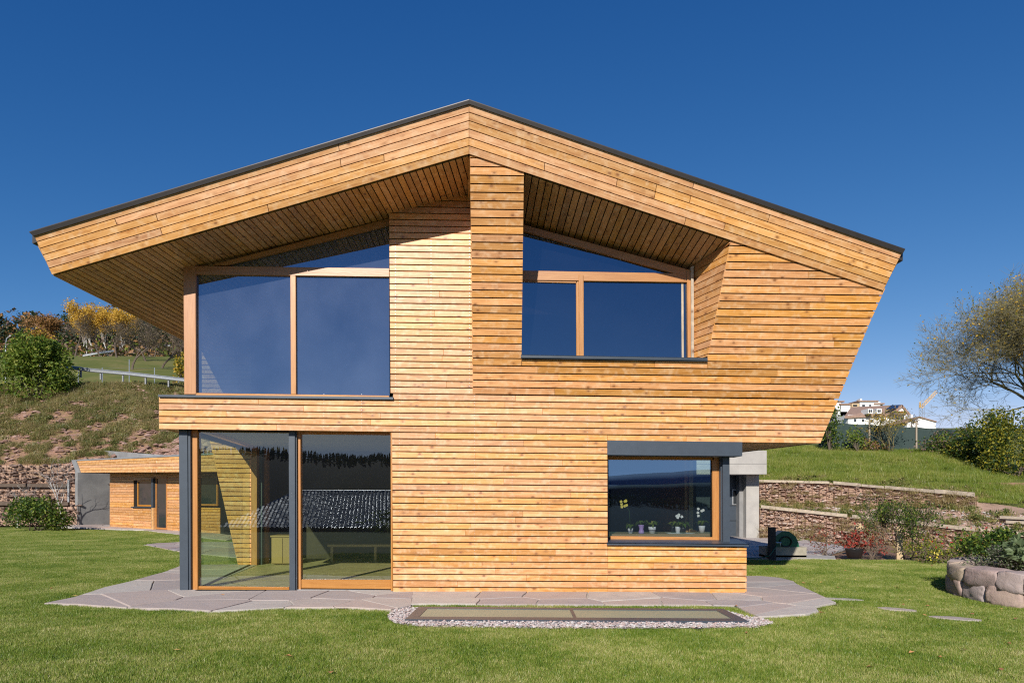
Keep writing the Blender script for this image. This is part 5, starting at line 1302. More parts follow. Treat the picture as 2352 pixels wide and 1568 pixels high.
# ================================================================== GREEN NET FENCE
fe = thing('netting_fence', 'long dark green shade net fence on posts along the top of the slope', 'fence', tuple(XY(1895, 40, 4)))
fpx = [1880, 1935, 1997, 2050, 2105, 2160, 2220, 2290]
for i in range(len(fpx) - 1):
    m = MB(); n = 8
    for k in range(n + 1):
        px = fpx[i] + (fpx[i + 1] - fpx[i]) * k / n; zb = z3(px) - .1; yt = 968.5 + (px - 1895) * .055
        D = D3(px) - .15 + .10 * math.sin(k / n * 3.14) ; b = XY(px, D, zb); zt = CAMH + (1140 - yt) / FPX * D - .05 * math.sin(k / n * 3.14)
        m.v += [tuple(b), (b.x, b.y + .04 * math.sin(k * 2), (zb + zt) / 2), (b.x, b.y, zt)]
    for k in range(n):
        for q in range(2): a = k * 3 + q; m.f.append((a, a + 3, a + 4, a + 1)); m.uv.append(None); m.mi.append(0)
    m.build('netting', M['mesh_green'], fe, smooth=True)
    if i not in (2, 4, 6): continue
    b = XY(fpx[i], D3(fpx[i]) - .2, z3(fpx[i])); m = MB(); m.tube(b - Vector((0, 0, .2)), b + Vector((0, 0, 1.75 if i != 2 else 1.8)), .05, .05, 8, cap=True); m.build('post', M['zinc'] if i % 2 else M['old_timber'], fe)
# ================================================================== VILLAGE on the right, far
def hbox(mb, x0, x1, y0, y1, D, dep, mi=0): mb.prism([P(x0, y1, D), P(x1, y1, D), P(x1, y0, D), P(x0, y0, D)], Vector((0, dep, 0)), mi)
def vpart(nm, parent, mat, rects, D, dep):
    for r_ in rects:
        m = MB(); hbox(m, r_[0], r_[2], r_[1], r_[3], D, dep); o = m.build(nm, mat, parent)
hA = thing('chalet', 'white walled house with brown tiled roof, two dormers and flower balcony on the hill', 'house', tuple(P(2020, 975, 150)))
vpart('wall', hA, M['white_wall'], [(1948, 952, 2052, 985)], 150, 12)
m = MB(); m.prism([P(2046, 985, 149), P(2090, 985, 149), P(2090, 950, 149), P(2073, 935, 149), P(2050, 949, 149)], Vector((0, 13, 0))); m.build('gable_wall', M['white_wall'], hA)
m = MB(); m.prism([P(1940, 955, 149.6), P(2050, 950, 149.6), P(2073, 929, 154), P(1955, 934.5, 158)], Vector((0, .0, -.5))); m.prism([P(2046, 950, 148.6), P(2073, 929, 148.6), P(2075, 932, 148.6), P(2049, 954, 148.6)], Vector((0, 14, 0))); m.prism([P(2073, 929, 148.6), P(2093, 952, 148.6), P(2089, 955, 148.6), P(2072, 933, 148.6)], Vector((0, 14, 0))); rA = m.build('roof', M['roof_tile'], hA)
for x in (1994, 2014):
    m = MB(); hbox(m, x, x + 11, 938, 949, 148, 3); dm = m.build('dormer', M['white_wall'], rA)
    
    m = MB(); hbox(m, x + 2, x + 5, 940.5, 946, 147.9, .05); hbox(m, x + 6, x + 9, 940.5, 946, 147.9, .05); m.build('dormer_window', M['dark_pane'], hA)
m = MB(); m.prism([P(2034, 941, 149), P(2060, 939, 149), P(2068, 931, 150.5), P(2046, 932, 150.5)], Vector((0, -.2, .15))); m.build('solar_panel', M['solar'], hA)
m = MB(); hbox(m, 2053, 2082, 945, 953, 147.5, 1.5); m.build('balcony', M['bark'], hA)
m = MB()
for i in range(60):
    c = P(2054 + R.random() * 27, 944.5 + R.random(), 147.4); m.leaf(c, .4, R, R.randrange(2))
m.build('balcony_flowers', [M['petal_red'], M['leaf_green']], hA)
for i, (x, y) in enumerate(((1962, 962), (1980, 962), (2000, 963), (2022, 964), (2060, 958), (2070, 958), (2058, 969), (2075, 969))):
    m = MB(); hbox(m, x, x + 5, y, y + 6, 149.9 if x < 2046 else 148.9, .1); m.build('window', M['dark_pane'], hA)
hB = thing('terraced_block', 'stepped modern white apartment block with brown roof slabs behind the chalet', 'building', tuple(P(1950, 975, 185)))
vpart('wall', hB, M['white_wall'], [(1922, 945, 1946, 985), (1930, 930, 1958, 960), (1975, 922, 2022, 960), (1918, 924, 1932, 940)], 185, 10)
vpart('roof', hB, M['roof_tile'], [(1916, 920, 1940, 923), (1928, 926, 1962, 929.5), (1972, 919, 2018, 922), (2008, 925, 2032, 928)], 184.7, 12)
vpart('timber_cladding', hB, M['stake'], [(1957, 926, 1974, 944)], 184, 6)
vpart('window', hB, M['dark_pane'], [(1926, 952, 1929, 956), (1937, 952, 1940, 957), (1960, 929, 1969, 932), (1981, 929, 1987, 933), (1997, 929, 2001, 934), (2011, 932, 2016, 936)], 183.8, .2)
vpart('chimney', hB, M['white_wall'], [(1976, 915, 1980, 921), (2024, 926, 2028, 932)], 186, 2)
hC = thing('small_house', 'small white gabled house with brown roof beside the crane', 'house', tuple(P(2115, 975, 140)))
m = MB(); m.prism([P(2082, 990, 140), P(2149, 990, 140), P(2149, 966, 140), P(2112, 957, 140), P(2084, 968, 140)], Vector((0, 8, 0))); m.build('wall', M['white_wall'], hC)
m = MB(); m.prism([P(2078, 970, 139.7), P(2112, 955.5, 139.7), P(2112, 958, 139.7), P(2080, 972, 139.7)], Vector((0, 10, 0))); m.prism([P(2112, 955.5, 139.7), P(2153, 967, 139.7), P(2152, 969, 139.7), P(2112, 958, 139.7)], Vector((0, 10, 0))); m.build('roof', M['roof_tile'], hC)
vpart('window', hC, M['dark_pane'], [(2104, 965, 2108, 970)], 139.9, .1)
vpart('chimney', hC, M['white_wall'], [(2092, 952, 2097, 960)], 143, 2)
cr = thing('tower_crane', 'slim yellow tower crane with a raised jib beyond the small house', 'crane', tuple(P(2117, 975, 210)))
def lattice(p0, p1, w_, n, mat, nm):
    m = MB(); d = (p1 - p0); u = d.normalized(); a = u.cross(Vector((0, 1, 0))).normalized() * w_; b = Vector((0, 1, 0)) * w_
    c = [a + b, a - b, -a - b, -a + b]
    for k in range(4):
        m.tube(p0 + c[k], p1 + c[k], .06, .06, 4)
        for i in range(n):
            q0 = p0 + d * (i / n) + c[k]; q1 = p0 + d * ((i + 1) / n) + c[(k + 1) % 4]; m.tube(q0, q1, .035, .035, 3)
    m.build(nm, mat, cr)
lattice(P(2117, 985, 210), P(2117, 924, 210), .5, 8, M['zinc'], 'mast')
lattice(P(2115, 936, 210), P(2151, 899, 210), .32, 9, M['crane'], 'jib')
m = MB(); m.tube(P(2114, 936, 210), P(2113, 922, 210), .3, .12, 5, cap=True); m.tube(P(2113, 922, 210), P(2140, 912, 210), .05, .05, 3); m.build('tower_head', M['crane'], cr)
# ================================================================== TREES AND SHRUBS
def broadtree(nm, label, base, H_, spread, leafmats, bark, seed, levels=4, kids_=(3, 4), leafn=5, leafsz=.16, trunk_r=.14, up=.6, bare=0.0, stems=1, cat='tree', group=None, first=.25, leafz=None, nside=5, shrink=.72, twig=True):
    r = random.Random(seed); base = Vector(base); t = thing(nm, label, cat, tuple(base), group)
    tb = MB(); lf = MB(); tips = []; LS = [1.0]
    def grow(p, d, Ln, rad, lv):
        seg = 3 if lv < levels else 2; q = p; dd = d.copy()
        for s in range(seg):
            dd = (dd + Vector((r.gauss(0, .16), r.gauss(0, .16), r.gauss(0, .10) + .03 * up))).normalized(); q2 = q + dd * (Ln / seg)
            ra = rad * (1 - .35 * s / seg); rb_ = rad * (1 - .35 * (s + 1) / seg)
            if twig or lv < levels: tb.tube(q, q2, ra, rb_, max(3, nside - lv))
            q = q2
            if lv < levels and (s > 0 or lv > 0):
                for _ in range(r.choice([0, 1, 1])): child(q, dd, Ln, rb_, lv)
        if lv >= levels - 1: tips.append((q, dd, lv))
        if lv < levels:
            for _ in range(r.randint(*kids_) - 1): child(q, dd, Ln, rad * .65, lv)
    def child(q, dd, Ln, rad, lv):
        a = Vector((r.gauss(0, 1), r.gauss(0, 1), r.gauss(0, .7))); a = (a - dd * a.dot(dd)).normalized()
        nd = (dd * r.uniform(.45, .9) + a * r.uniform(.5, 1.0) * spread + Vector((0, 0, up * .25))).normalized()
        grow(q, nd, Ln * r.uniform(shrink - .12, shrink + .08), max(rad * .62, .006), lv + 1)
    for pas in range(2):
      r.seed(seed); tb.__init__(); tips.clear()
      for s in range(stems):
        d0 = Vector((r.gauss(0, .12 + .25 * (stems > 1)), r.gauss(0, .12 + .25 * (stems > 1)), 1)).normalized()
        grow(base - Vector((0, 0, .1)), d0, LS[0] * H_ * first * r.uniform(.9, 1.2), trunk_r * (1 if stems == 1 else r.uniform(.5, .9)), 0)
      LS[0] = H_ / max(.1, max(p[0].z for p in tips) - base.z)
    zs = [p[0].z for p in tips]; z0, z1 = min(zs), max(zs)
    # scale to the wanted height
    k = H_ / max(.1, (z1 - base.z)); 
    def sc(p): return Vector((base.x + (p[0] - base.x) * k, base.y + (p[1] - base.y) * k, base.z + (p[2] - base.z) * k))
    tb.v = [tuple(sc(p)) for p in tb.v]
    for (p, d, lv) in tips:
        if r.random() < bare: continue
        p = sc(p); f = (p.z - base.z) / H_
        if leafz and r.random() > leafz(f): continue
        for _ in range(leafn): lf.leaf(p + Vector((r.gauss(0, 1), r.gauss(0, 1), r.gauss(0, 1))) * leafsz * 1.4, leafsz, r, r.randrange(len(leafmats)))
    tb.build('trunk', bark, t, smooth=False)
    if lf.v: lf.build('crown', leafmats, t)
    return t
def bush(nm, label, base, rx, ry, rz, mats, n, sz, seed, cat='shrub', group=None, stems=6, bark=None, clumps=10, low=.0, kz=(.28, .5)):
    r = random.Random(seed); base = Vector(base); t = thing(nm, label, cat, tuple(base), group)
    st = MB(); lf = MB(); cl = []
    for i in range(clumps):
        a = r.random() * 6.28; e = r.uniform(low, 1.0); rr_ = math.sqrt(max(0, 1 - e * e * .7)) * r.uniform(.35, .75)
        cl.append((base + Vector((math.cos(a) * rx * rr_, math.sin(a) * ry * rr_, rz * (.25 + .6 * e))), r.uniform(*kz)))
    for c, k in cl[:stems]: st.path([base + Vector((r.gauss(0, .1) * rx, r.gauss(0, .1) * ry, -.05)), (base + c) / 2 + Vector((0, 0, .1 * rz)), c], [.012 * rz + .006, .009 * rz + .005, .004 * rz + .002], 5)
    for i in range(n):
        c, k = r.choice(cl); v = Vector((r.gauss(0, 1), r.gauss(0, 1), r.gauss(0, 1))).normalized() * (r.random() ** .35)
        p = c + Vector((v.x * rx * k, v.y * ry * k, v.z * rz * k * .8))
        if p.z < base.z: p.z = base.z + r.random() * .1
        lf.leaf(p, sz, r, r.randrange(len(mats)), .3)
    st.build('stems', bark or M['bark'], t); lf.build('foliage', mats, t); return t
def gnd(px, Y, dz=0.0): x = (px - CX) / FPX * Y; return (x, Y, Hgt(x, Y) + dz)
# left
bush('walnut_bush', 'big bright green leafy bush on the bank at the left edge', gnd(78, 49.5, -.3), 3.1, 2.6, 5.0, [M['leaf_green']], 11000, .22, 1, clumps=60, low=-.2, kz=(.14, .30))
bush('laurel_shrub', 'dense dark green shrub on the lawn edge left of the annex', (-22.2, 32.0, 0), 1.75, 1.3, 1.5, [M['leaf_dark'], M['leaf_green']], 4200, .12, 2, clumps=18)
for i, (px, Y, H_, lab) in enumerate(((40, 37.0, 2.5, 'small bare sapling with pale trunk behind the left shrub'), (147, 36.6, 3.7, 'taller bare white stemmed sapling beside the concrete annex wall'))):
    broadtree('young_tree', lab, (*[(px - CX) / FPX * Y, Y], 0), H_, .45, [M['leaf_brown']], M['bark_white'], 60 + i, levels=3, kids_=(2, 3), leafn=0, trunk_r=.045, first=.45, bare=1)
blab = ['golden birch, second from the left in the birch group on the hill', 'golden birch, third from the left in the hilltop birch group', 'golden birch in the middle of the hilltop birch group', 'golden birch right of the middle of the birch group', 'golden birch, second from the right in the birch group', 'leftmost shorter golden birch of the hilltop group', 'rightmost golden birch of the hilltop group under the eave']
birch_px = [(196, 700), (214, 696), (232, 700), (250, 712), (268, 716), (183, 725), (282, 725)]
for i, (px, yt) in enumerate(birch_px):
    Y = 112 + (i % 3) * 2; b = gnd(px, Y); H_ = CAMH + (1140 - yt) / FPX * Y - b[2]
    broadtree('birch_tree', blab[i], b, H_, .26, [M['leaf_birch']], M['bark_white'], 80 + i, levels=4, kids_=(3, 3), leafn=9, leafsz=.26, trunk_r=.10, first=.36, group='autumn birches above the second road', up=1.0, twig=False)
broadtree('rust_tree', 'reddish brown autumn tree in front of the dark pine hill', gnd(122, 118), 6.8, .4, [M['leaf_rust']], M['bark'], 95, levels=4, leafn=11, leafsz=.28, first=.3, twig=False)
broadtree('ochre_tree', 'ochre leaved tree left of the golden birches', gnd(92, 108), 4.6, .45, [M['leaf_autumn'], M['leaf_rust']], M['bark'], 96, levels=4, leafn=6, leafsz=.36, first=.3, twig=False)
tlab = ['bare tree with wide crown standing by the pale fence post', 'bare tree behind and left of the pale fence post', 'bare tree in the middle of the meadow row', 'bare tree with leaning trunk right of the middle of the row', 'bare tree with forked trunk beside the window post', 'farther bare tree at the foot of the wooded hill', 'farther bare tree behind the one by the window post', 'bare tree behind the bright green bush', 'bare tree mostly hidden behind the house corner post', 'slender bare tree below the birch group']
for i, (px, Y, H_, lf_) in enumerate(((303, 76, 5.2, 1), (268, 92, 5.6, 0), (335, 88, 5.0, 1), (372, 80, 4.4, 1), (412, 68, 5.4, 0), (355, 104, 6.8, 0), (395, 100, 6.8, 0), (172, 98, 6.4, 0), (440, 78, 5, 1), (230, 100, 5.5, 0))):
    broadtree('bare_tree', tlab[i], gnd(px, Y), H_, .62, [M['leaf_brown'], M['leaf_olive']], M['bark'], 110 + i, levels=5, kids_=(3, 3), leafn=1 + lf_, leafsz=.13, trunk_r=.13, first=.22, group='leafless trees on the left meadow', bare=.2)
bush('yellow_bush', 'small bright yellow bush just left of the window post', gnd(418, 54.5, .3), .9, .9, 2.6, [M['leaf_yellow'], M['leaf_autumn']], 900, .2, 12)
# pine wood on the skyline, one mass
rf = random.Random(17); m = MB()
for i in range(620):
    Y = rf.uniform(128, 215); px = rf.uniform(-260, 620); x, y, z = gnd(px, Y)
    H_ = rf.uniform(5.5, 10.5); rr_ = H_ * rf.uniform(.26, .4); mi = 0 if rf.random() < .72 else rf.choice([1, 2])
    m.tube((x, y, z), (x, y, z + H_ * .6), .14, .09, 4, 3)
    for k in range(140):
        a = rf.random() * 6.28; e = rf.random(); rr2 = rr_ * (math.sin(math.pi * min(1, e * .8 + .18))) * rf.uniform(.6, 1.05); m.leaf((x + math.cos(a) * rr2, y + math.sin(a) * rr2, z + H_ * (.28 + .72 * e)), rf.uniform(.4, .8), rf, mi, .8)
o = m.build('hill_forest', [M['leaf_pine'], M['leaf_brown'], M['leaf_rust'], M['bark']]); o['kind'] = 'stuff'; o['label'] = 'dark pine wood covering the skyline hill on the left'; o['category'] = 'forest'
# underwood strip along the meadow top
m = MB()
for i in range(9000):
    px = rf.uniform(-200, 600); Y = rf.uniform(106, 130) if rf.random() < .8 else rf.uniform(56.5, 58); x, y, z = gnd(px, Y); m.leaf((x, y, z + abs(rf.gauss(0, 1.3 if Y > 100 else .25))), rf.uniform(.4, .9) if Y > 100 else .25, rf, rf.choice([0, 0, 1, 2]))
o = m.build('undergrowth', [M['leaf_brown'], M['leaf_rust'], M['leaf_green']]); o['kind'] = 'stuff'; o['label'] = 'brown undergrowth along the foot of the wooded hill'; o['category'] = 'undergrowth'
# guard rails
def guardrail(label, pts, post_step, zoff=.75, hh=.28):
    M['zinc_post'] = M.get('zinc_post') or simple('weathered_post', (.22, .23, .24), .6, .3); t = thing('guard_rail', label, 'guard rail', tuple(pts[0])); m = MB()
    L_ = [0]
    for i in range(len(pts) - 1): L_.append(L_[-1] + (pts[i + 1] - pts[i]).length)
    prof = [(0, 0), (-.06, .06), (0, .12), (0, .19), (-.06, .25), (0, .31)]
    for i in range(len(pts) - 1):
        for k in range(len(prof) - 1):
            a, b = prof[k], prof[k + 1]; s_ = hh / .31
            m.face([pts[i] + Vector((0, a[0], zoff + (a[1] - .31) * s_)), pts[i + 1] + Vector((0, a[0], zoff + (a[1] - .31) * s_)), pts[i + 1] + Vector((0, b[0], zoff + (b[1] - .31) * s_)), pts[i] + Vector((0, b[0], zoff + (b[1] - .31) * s_))])
    m.build('rail', M['zinc'], t); s = post_step * .3
    while s < L_[-1]:
        i = max(k for k in range(len(L_)) if L_[k] <= s); i = min(i, len(pts) - 2); f = (s - L_[i]) / (L_[i + 1] - L_[i]); p = pts[i] * (1 - f) + pts[i + 1] * f
        m = MB(); m.box((p.x, p.y + .10, p.z + zoff / 2), (.10, .10, zoff + .02)); m.build('post', M['zinc_post'], t); s += post_step
def rp(px, y, Y, off=.75): p = P(px, y, Y); return Vector((p.x, p.y, p.z - off))
guardrail('long galvanised guard rail curving along the road above the left bank', [rp(40, 833, 53.5), rp(120, 836, 52.5), rp(170, 840.5, 51.8), rp(210, 846, 51.2), rp(300, 854, 50.5), rp(422, 868, 49.6), rp(520, 880, 49)], 1.95)
guardrail('distant guard rail of the upper road below the birches', [rp(190, 814, 104), rp(225, 808, 104), rp(262, 803, 105)], 4.0, hh=.35)
guardrail('farthest short guard rail glimpsed between the bare trees', [rp(330, 797, 118), rp(392, 791, 118)], 4.0, hh=.3)
wf = thing('wire_fence', 'thin wire fence with a few pale posts crossing the meadow', 'fence', gnd(250, 66))
for px in (180, 235, 297, 355, 410):
    b = Vector(gnd(px, 62)); m = MB(); m.tube(b, b + Vector((0, 0, 1.45 if px != 297 else 2.2)), .04, .04, 6, cap=True); m.build('post', M['zinc'], wf)
m = MB()
for i in range(4):
    a, b = (180, 235, 297, 355, 410)[i:i + 2]; m.tube(Vector(gnd(a, 62, 1.4)), Vector(gnd(b, 62, 1.4)), .012, .012, 3)
m.build('wire', M['zinc'], wf)
b = Vector(gnd(13, 54)); sl_ = thing('street_lamp', 'grey street lamp head peeping over the green bush at far left', 'street lamp', tuple(b))
top = P(13, 793, 54).z; m = MB(); m.tube(b, (b.x, b.y, top), .06, .045, 8, cap=True); m.path([(b.x, b.y, top), (b.x + .08, b.y, top + .55), (b.x + .35, b.y, top + .75)], .04, 6); m.build('pole', M['zinc'], sl_)
m = MB(); m.box((b.x + .5, b.y, top + .75), (.35, .14, .07)); m.build('lamp_head', M['zinc'], sl_)
# right side
tb_ = XY(2292, 36.0, 4.2)
broadtree('autumn_tree', 'large spreading tree with grey twigs and sparse yellow leaves at right', tuple(XY(2368, 36, 3.7)), 10.9, .8, [M['leaf_autumn'], M['leaf_autumn'], M['leaf_yellow']], M['bark_lichen'], 203, levels=6, kids_=(3, 4), leafn=2, leafsz=.12, trunk_r=.28, first=.17, stems=4, bare=.55, leafz=lambda f: .05 + .9 * max(0, (f - .35)), shrink=.74, up=.35)
bush('yellowing_bush', 'large yellow and green bush spilling down the slope under the autumn tree', tuple(XY(2330, 34, 2.5)), 2.7, 1.6, 3.2, [M['leaf_yellow'], M['leaf_yellow'], M['leaf_dark']], 9000, .13, 32, clumps=24, low=-.2)
bush('creeper', 'dark green creeper hanging over the right end of the net fence', tuple(XY(2185, 37.7, 2.9)), 2.2, .5, 2.3, [M['leaf_dark'], M['leaf_green'], M['leaf_brown']], 3000, .13, 33, clumps=16, low=.0)
bush('creeper', 'darker creeper mound joining the fence to the yellowing bush', tuple(XY(2235, 36.6, 2.7)), 1.6, .8, 2.7, [M['leaf_dark'], M['leaf_dark'], M['leaf_yellow']], 3500, .13, 34, clumps=16)
bush('fence_shrub', 'green shrub in front of the fence close to the house', tuple(XY(1905, 38.8, 3.9)), .8, .6, 3.0, [M['leaf_dark'], M['leaf_green']], 1400, .13, 35, clumps=12)
bush('fence_shrub', 'small green shrub at the fence between two posts', tuple(XY(1968, 38.6, 3.9)), .8, .5, 1.5, [M['leaf_green']], 500, .12, 36, clumps=8)
broadtree('yellow_sapling', 'thin branched sapling with yellow leaves standing before the net fence', tuple(XY(2047, 38.3, 3.9)), 2.6, .4, [M['leaf_yellow'], M['leaf_autumn']], M['bark_lichen'], 37, levels=3, kids_=(3, 3), leafn=3, leafsz=.09, trunk_r=.035, stems=4, first=.35)
bush('fence_shrub', 'low brownish shrub at the fence near the middle', tuple(XY(2010, 38.9, 3.85)), 1.2, .5, 1.1, [M['leaf_brown'], M['leaf_rust'], M['leaf_green']], 700, .12, 38, clumps=8)
broadtree('hill_tree', 'dark tree standing left of the village houses', tuple(P(1908, 985, 90)), 3.4, .35, [M['leaf_dark'], M['leaf_autumn']], M['bark'], 39, levels=4, leafn=6, leafsz=.2, first=.25)
broadtree('hill_tree', 'rounded small tree in front of the chalet wall', tuple(P(2098, 985, 100)), 1.6, .5, [M['leaf_brown']], M['bark'], 40, levels=3, leafn=3, leafsz=.2, first=.25)
# staked shrub tree, potted plants, roses along the bed
def Rg(px, D, dz=0): return (((px - CX) / FPX) * D, D, dz)
stz = -.05
m = MB(); b = Vector(Rg(2066, 17.4, stz)); m.box((b.x, b.y, .38), (.15, .05, .92)); o = m.build('wooden_stake', M['stake']); o['label'] = 'pale sawn wooden stake beside the slender shrub in the right bed'; o['category'] = 'stake'
broadtree('slender_shrub', 'slender dark leaved shrub tied up beside the pale wooden stake', Rg(2086, 17.7, stz), 1.65, .32, [M['leaf_dark'], M['leaf_green']], M['bark'], 41, levels=4, kids_=(2, 3), leafn=7, leafsz=.05, trunk_r=.02, stems=3, first=.28)
def potshrub(px, D, rr_, h_, mats, lab, seed, pot=True, n=500, sz=.07):
    b = Vector(Rg(px, D, 0))
    if pot:
        t = thing('plant_pot', lab + ' pot', 'plant pot', tuple(b)); 
    bush('shrub', lab, b, rr_, rr_, h_, mats, n, sz, seed, clumps=9)
bush('red_shrub', 'pale reddish twiggy shrub by the path nearest the trough', Rg(1893, 18.6), .45, .4, .75, [M['leaf_red'], M['leaf_brown'], M['leaf_brown']], 420, .05, 44)
t = thing('potted_shrub', 'bright red leaved shrub in a black pot on the path', 'potted plant', Rg(1962, 17.9))
b = Vector(Rg(1962, 17.9)); m = MB(); m.lathe(b, [(.17, 0), (.22, .22), (.23, .24), (.2, .24)]); m.build('pot', M['pot_black'], t, smooth=True)
r_ = random.Random(45); m = MB()
for i in range(420): v = Vector((r_.gauss(0, .2), r_.gauss(0, .2), abs(r_.gauss(0, .2)))); m.leaf(b + Vector((0, 0, .3)) + v, .09, r_, r_.choice([0, 0, 1]))
m.build('foliage', [M['leaf_red'], M['leaf_brown']], t); m = MB()
for i in range(6): m.tube(b + Vector((0, 0, .2)), b + Vector((r_.gauss(0, .12), r_.gauss(0, .12), .5)), .01, .005, 4)
m.build('stems', M['bark'], t)
bush('red_shrub', 'dark wine red shrub right of the potted one', Rg(2003, 17.9), .42, .35, .7, [M['leaf_red'], M['leaf_purple']], 520, .05, 46)
m = MB(); b = Vector(Rg(1974, 18.6)); m.lathe(b + Vector((0, 0, .75)), [(.02, -.12), (.13, -.08), (.14, .05), (.06, .13)], 12); m.tube(b, b + Vector((0, 0, .7)), .012, .012, 6); o = m.build('garden_marker', M['stake'], smooth=True); o['label'] = 'round pale head on a thin rod above the red potted shrub'; o['category'] = 'garden ornament'
def rosebush(px, D, rx, h_, lab, seed, fl, nfl):
    t = bush('rose_bush', lab, Rg(px, D, -.1), rx, .5, h_, [M['leaf_green'], M['leaf_brown'], M['leaf_yellow']], int(900 * rx), .06, seed, clumps=14)
    r = random.Random(seed); m = MB(); b = Vector(Rg(px, D, -.1))
    for i in range(nfl): c = b + Vector((r.uniform(-rx, rx), -r.uniform(.1, .5), h_ * r.uniform(.45, 1.0))); [m.leaf(c, .055, r) for _ in range(3)]
    m.build('flowers', fl, t)
rosebush(2130, 17.0, .55, .75, 'airy rose bush with red hips right of the staked shrub', 50, M['petal_red'], 14)
rosebush(2168, 16.2, .60, .50, 'low bush with small yellow flowers left of the boulder planter', 51, M['petal_yellow'], 26)
rosebush(2215, 17.2, .8, .95, 'taller rose bush with red hips behind the yellow flowers', 52, M['petal_red'], 20)
rosebush(2290, 18.0, .9, 1.0, 'tangled rose bush at the foot of the gabion wall far right', 53, M['petal_red'], 16)
bush('bed_plant', 'low green clump between the staked shrub and the gabion wall', Rg(2112, 19.5, -.2), .9, .5, .5, [M['leaf_green'], M['leaf_yellow']], 700, .06, 54, clumps=10)
m = MB(); m.path([Rg(2080, 17.3, .02), Rg(2110, 17.2, .09), Rg(2140, 16.9, .03)], .02, 6); o = m.build('irrigation_hose', M['rubber']); o['label'] = 'black irrigation hose lying along the bed edge'; o['category'] = 'hose'
# ================================================================== BOULDER PLANTER
pc_ = Vector((9.24, 10.50, 0)); RADP = 1.98
pl_ = thing('boulder_planter', 'round raised planter of rough pink boulders at the right edge', 'planter', tuple(pc_))
import bmesh
def rock(c, sz, rz, seed, parent, name='boulder', mat=None):
    r = random.Random(seed); bm = bmesh.new()
    for sx_ in (-1, 1):
        for sy_ in (-1, 1):
            for sz_ in (-1, 1):
                j1, j2, j3 = r.uniform(.0, .22), r.uniform(.0, .16), r.uniform(.0, .22)
                for a, b_, c_ in ((1 - j1, .80, .80), (.80, 1 - j2, .80), (.80, .80, 1 - j3)):
                    bm.verts.new((sx_ * a * sz[0] / 2, sy_ * b_ * sz[1] / 2, sz_ * c_ * sz[2] / 2))
    for v in bm.verts: v.co += Vector((r.uniform(-1, 1) * sz[0], r.uniform(-1, 1) * sz[1], r.uniform(-1, 1) * sz[2])) * .045
    bmesh.ops.convex_hull(bm, input=bm.verts); bmesh.ops.delete(bm, geom=[v for v in bm.verts if not v.link_faces], context='VERTS')
    bmesh.ops.subdivide_edges(bm, edges=bm.edges[:], cuts=4, use_grid_fill=True, smooth=.22)
    bmesh.ops.triangulate(bm, faces=bm.faces[:])
    for v in bm.verts:
        q = v.co.copy(); n1 = mnoise.noise(q * 7 + Vector((seed, 0, 0))) * .026 + mnoise.noise(q * 20 + Vector((0, seed, 0))) * .016 + mnoise.noise(q * 45 + Vector((0, seed, 0))) * .007
        v.co += q.normalized() * n1; x, y = v.co.x, v.co.y
        v.co = Vector((c[0] + x * math.cos(rz) - y * math.sin(rz), c[1] + x * math.sin(rz) + y * math.cos(rz), c[2] + v.co.z))
    me = bpy.data.meshes.new(name); bm.to_mesh(me); bm.free(); me.polygons.foreach_set('use_smooth', [True] * len(me.polygons)); me.materials.append(mat or M['boulder']); return link(name, me, parent)
rp_ = random.Random(8); sd_ = 0
for course, (z, h_) in enumerate(((.12, .27), (.36, .25))):
    a = rp_.uniform(0, .2) + course * .2
    while a < 6.28 + course * .0:
        w_ = rp_.uniform(.30, .72); da = w_ / RADP; am = a + da / 2
        hh = h_ * rp_.uniform(.88, 1.12)
        rock((pc_.x + math.cos(am) * RADP, pc_.y + math.sin(am) * RADP * .95, z + rp_.uniform(-.01, .02)), (.42, w_ * 1.03, hh * 1.10), am, sd_, pl_); sd_ += 1; a += da
for i in range(26):
    a = rp_.random() * 6.28; rock((pc_.x + math.cos(a) * (RADP + .03), pc_.y + math.sin(a) * (RADP + .03) * .95, rp_.choice([.26, .27, .1])), (.2, .13, .12), a, 100 + i, pl_, 'wedge_stone')
m = MB(); m.lathe(pc_, [(RADP + .02, 0), (RADP, .40), (RADP - .1, .42)], 30); m.build('mortar_core', M['earth'], pl_)
m = MB(); m.lathe(pc_, [(RADP - .05, 0), (RADP - .1, .44), (.4, .50)], 24); m.build('soil_fill', M['earth'], pl_)
bush('heather', 'grey purple heather clump at the left rim of the boulder planter', (7.62, 10.72, .42), .42, .42, .36, [M['leaf_purple'], M['leaf_sage']], 2200, .035, 70, clumps=14)
bush('sage_plant', 'broad leaved grey green sage in the middle of the boulder planter', (8.05, 10.35, .42), .60, .55, .58, [M['leaf_sage'], M['leaf_sage']], 650, .13, 71, clumps=14)
bush('marigold', 'orange flowering marigold near the right end of the planter', (8.05, 9.55, .42), .4, .3, .36, [M['leaf_green'], M['leaf_sage']], 900, .05, 72, clumps=10)
m = MB(); r = random.Random(3)
for c in ((-1.5, -.85, .84), (-1.15, -1.1, .80), (-1.0, -.8, .88)):
    for k in range(14): a = k / 14 * 6.28; e = Vector((math.cos(a), -.25, math.sin(a))) * .035; q = pc_ + Vector(c); s_ = Vector((-math.sin(a), 0, math.cos(a))) * .011; m.face([q, q + e * .6 + s_, q + e, q + e * .6 - s_])
o = m.build('flower_heads', M['petal_orange'], COL.objects['marigold'])
bush('planter_shrub', 'dark green shrub at the back of the boulder planter', (8.0, 11.5, .42), .7, .6, .62, [M['leaf_green'], M['leaf_dark']], 1500, .07, 73, clumps=12)
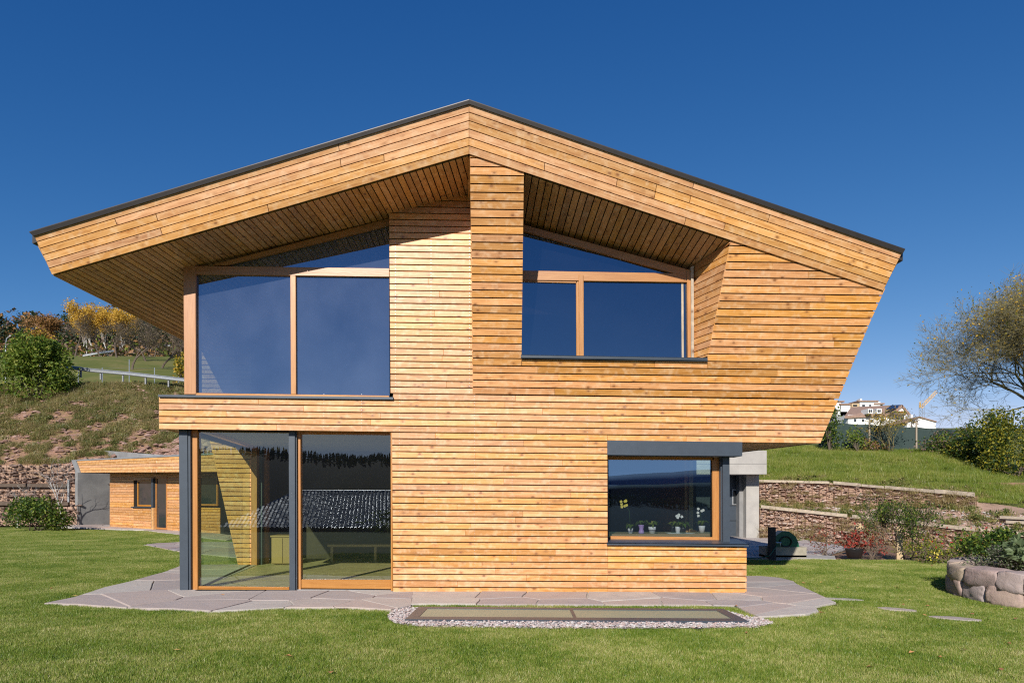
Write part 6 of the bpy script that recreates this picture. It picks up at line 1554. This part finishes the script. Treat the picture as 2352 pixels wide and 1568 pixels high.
# ================================================================== NEIGHBOUR HOUSE AND WOOD BEHIND THE CAMERA (mirrored in the panes)
nb_ = thing('neighbour_house', 'neighbouring house with a dark glazed tile hip roof, mirrored in the glass', 'house', (-6, -20, -6))
m = MB(); m.box((-6, -19.5, -3.1), (19, 8.6, 6.0)); m.build('wall', M['bark'], nb_)
E0, E1, Rl, Rr = Vector((-16, -14, -.1)), Vector((4.2, -14, -.1)), Vector((-13.6, -20, 1.9)), Vector((2.5, -20, 1.9)); E2, E3 = Vector((4.2, -26, -.1)), Vector((-16, -26, -.1))
m = MB(); m.face([E0, E1, Rr, Rl]); m.face([E1, E2, Rr]); m.face([E2, E3, Rl, Rr]); m.face([E3, E0, Rl]); rf_ = m.build('roof', M['dark_tile'], nb_)
m = MB(); rows = 32; up_ = (Rl - Vector((Rl.x, E0.y, E0.z))); nrm = Vector((0, 2.0, 6.0)).normalized()
for j in range(rows):
    v = j / rows; z = E0.z + 2.0 * v; y = -14 - 6 * v; xa = E0.x + (Rl.x - E0.x) * v; xb = E1.x + (Rr.x - E1.x) * v; x = xa + (j % 2) * .11
    while x < xb:
        p = Vector((x, y, z)) + nrm * .02; dn = Vector((0, .20, -.067)); lift = nrm * R.uniform(.03, .055); tl = Vector((0, 0, R.uniform(-.008, .008)))
        a_, b_, c_ = p + dn * .2 + lift, p + dn * .2 + Vector((.20, 0, 0)) + lift + tl, p + Vector((.10, 0, 0)) + dn * .2 + lift + nrm * .035
        up2 = Vector((0, -.20, .067)); m.face([a_, c_, c_ + up2 * 1.1, a_ + up2 * 1.1]); m.face([c_, b_, b_ + up2 * 1.1, c_ + up2 * 1.1]); x += .22
o = m.build('roof_tile', M['dark_tile'], nb_); o['kind'] = 'stuff'
m = MB(); m.tube(Rl, Rr, .12, .12, 8, cap=True); m.tube(E0, Rl, .10, .10, 8); m.build('ridge_cap', M['zinc'], nb_)
rf = random.Random(23); m = MB()
for i in range(4200):
    az = rf.uniform(-.75, .9); d = rf.uniform(800, 960) if i < 3500 else rf.uniform(60, 260); x = az * d; y = -d; z = Hgt(x, y) - 1; H_ = rf.uniform(6, 12) if d > 300 else rf.uniform(6, 10)
    if d < 300: H_ = min(H_, max(2, -2 - z))
    for k in range(3): m.tube((x, y, z + H_ * (.15 + .27 * k)), (x, y, z + H_ * (.5 + .26 * k)), H_ * (.19 - .045 * k), .05, 6, rf.randrange(2))
o = m.build('conifer_forest', [M['leaf_pine'], M['leaf_dark']]); o['kind'] = 'stuff'; o['label'] = 'conifer wood on the far valley side mirrored in the panes'; o['category'] = 'forest'
bush('garden_hedge', 'dark hedge beyond the lawn, mirrored in the glass doors', (-4.5, -8.5, -.4), 2.6, .8, 1.5, [M['leaf_dark']], 2500, .12, 90, clumps=18)
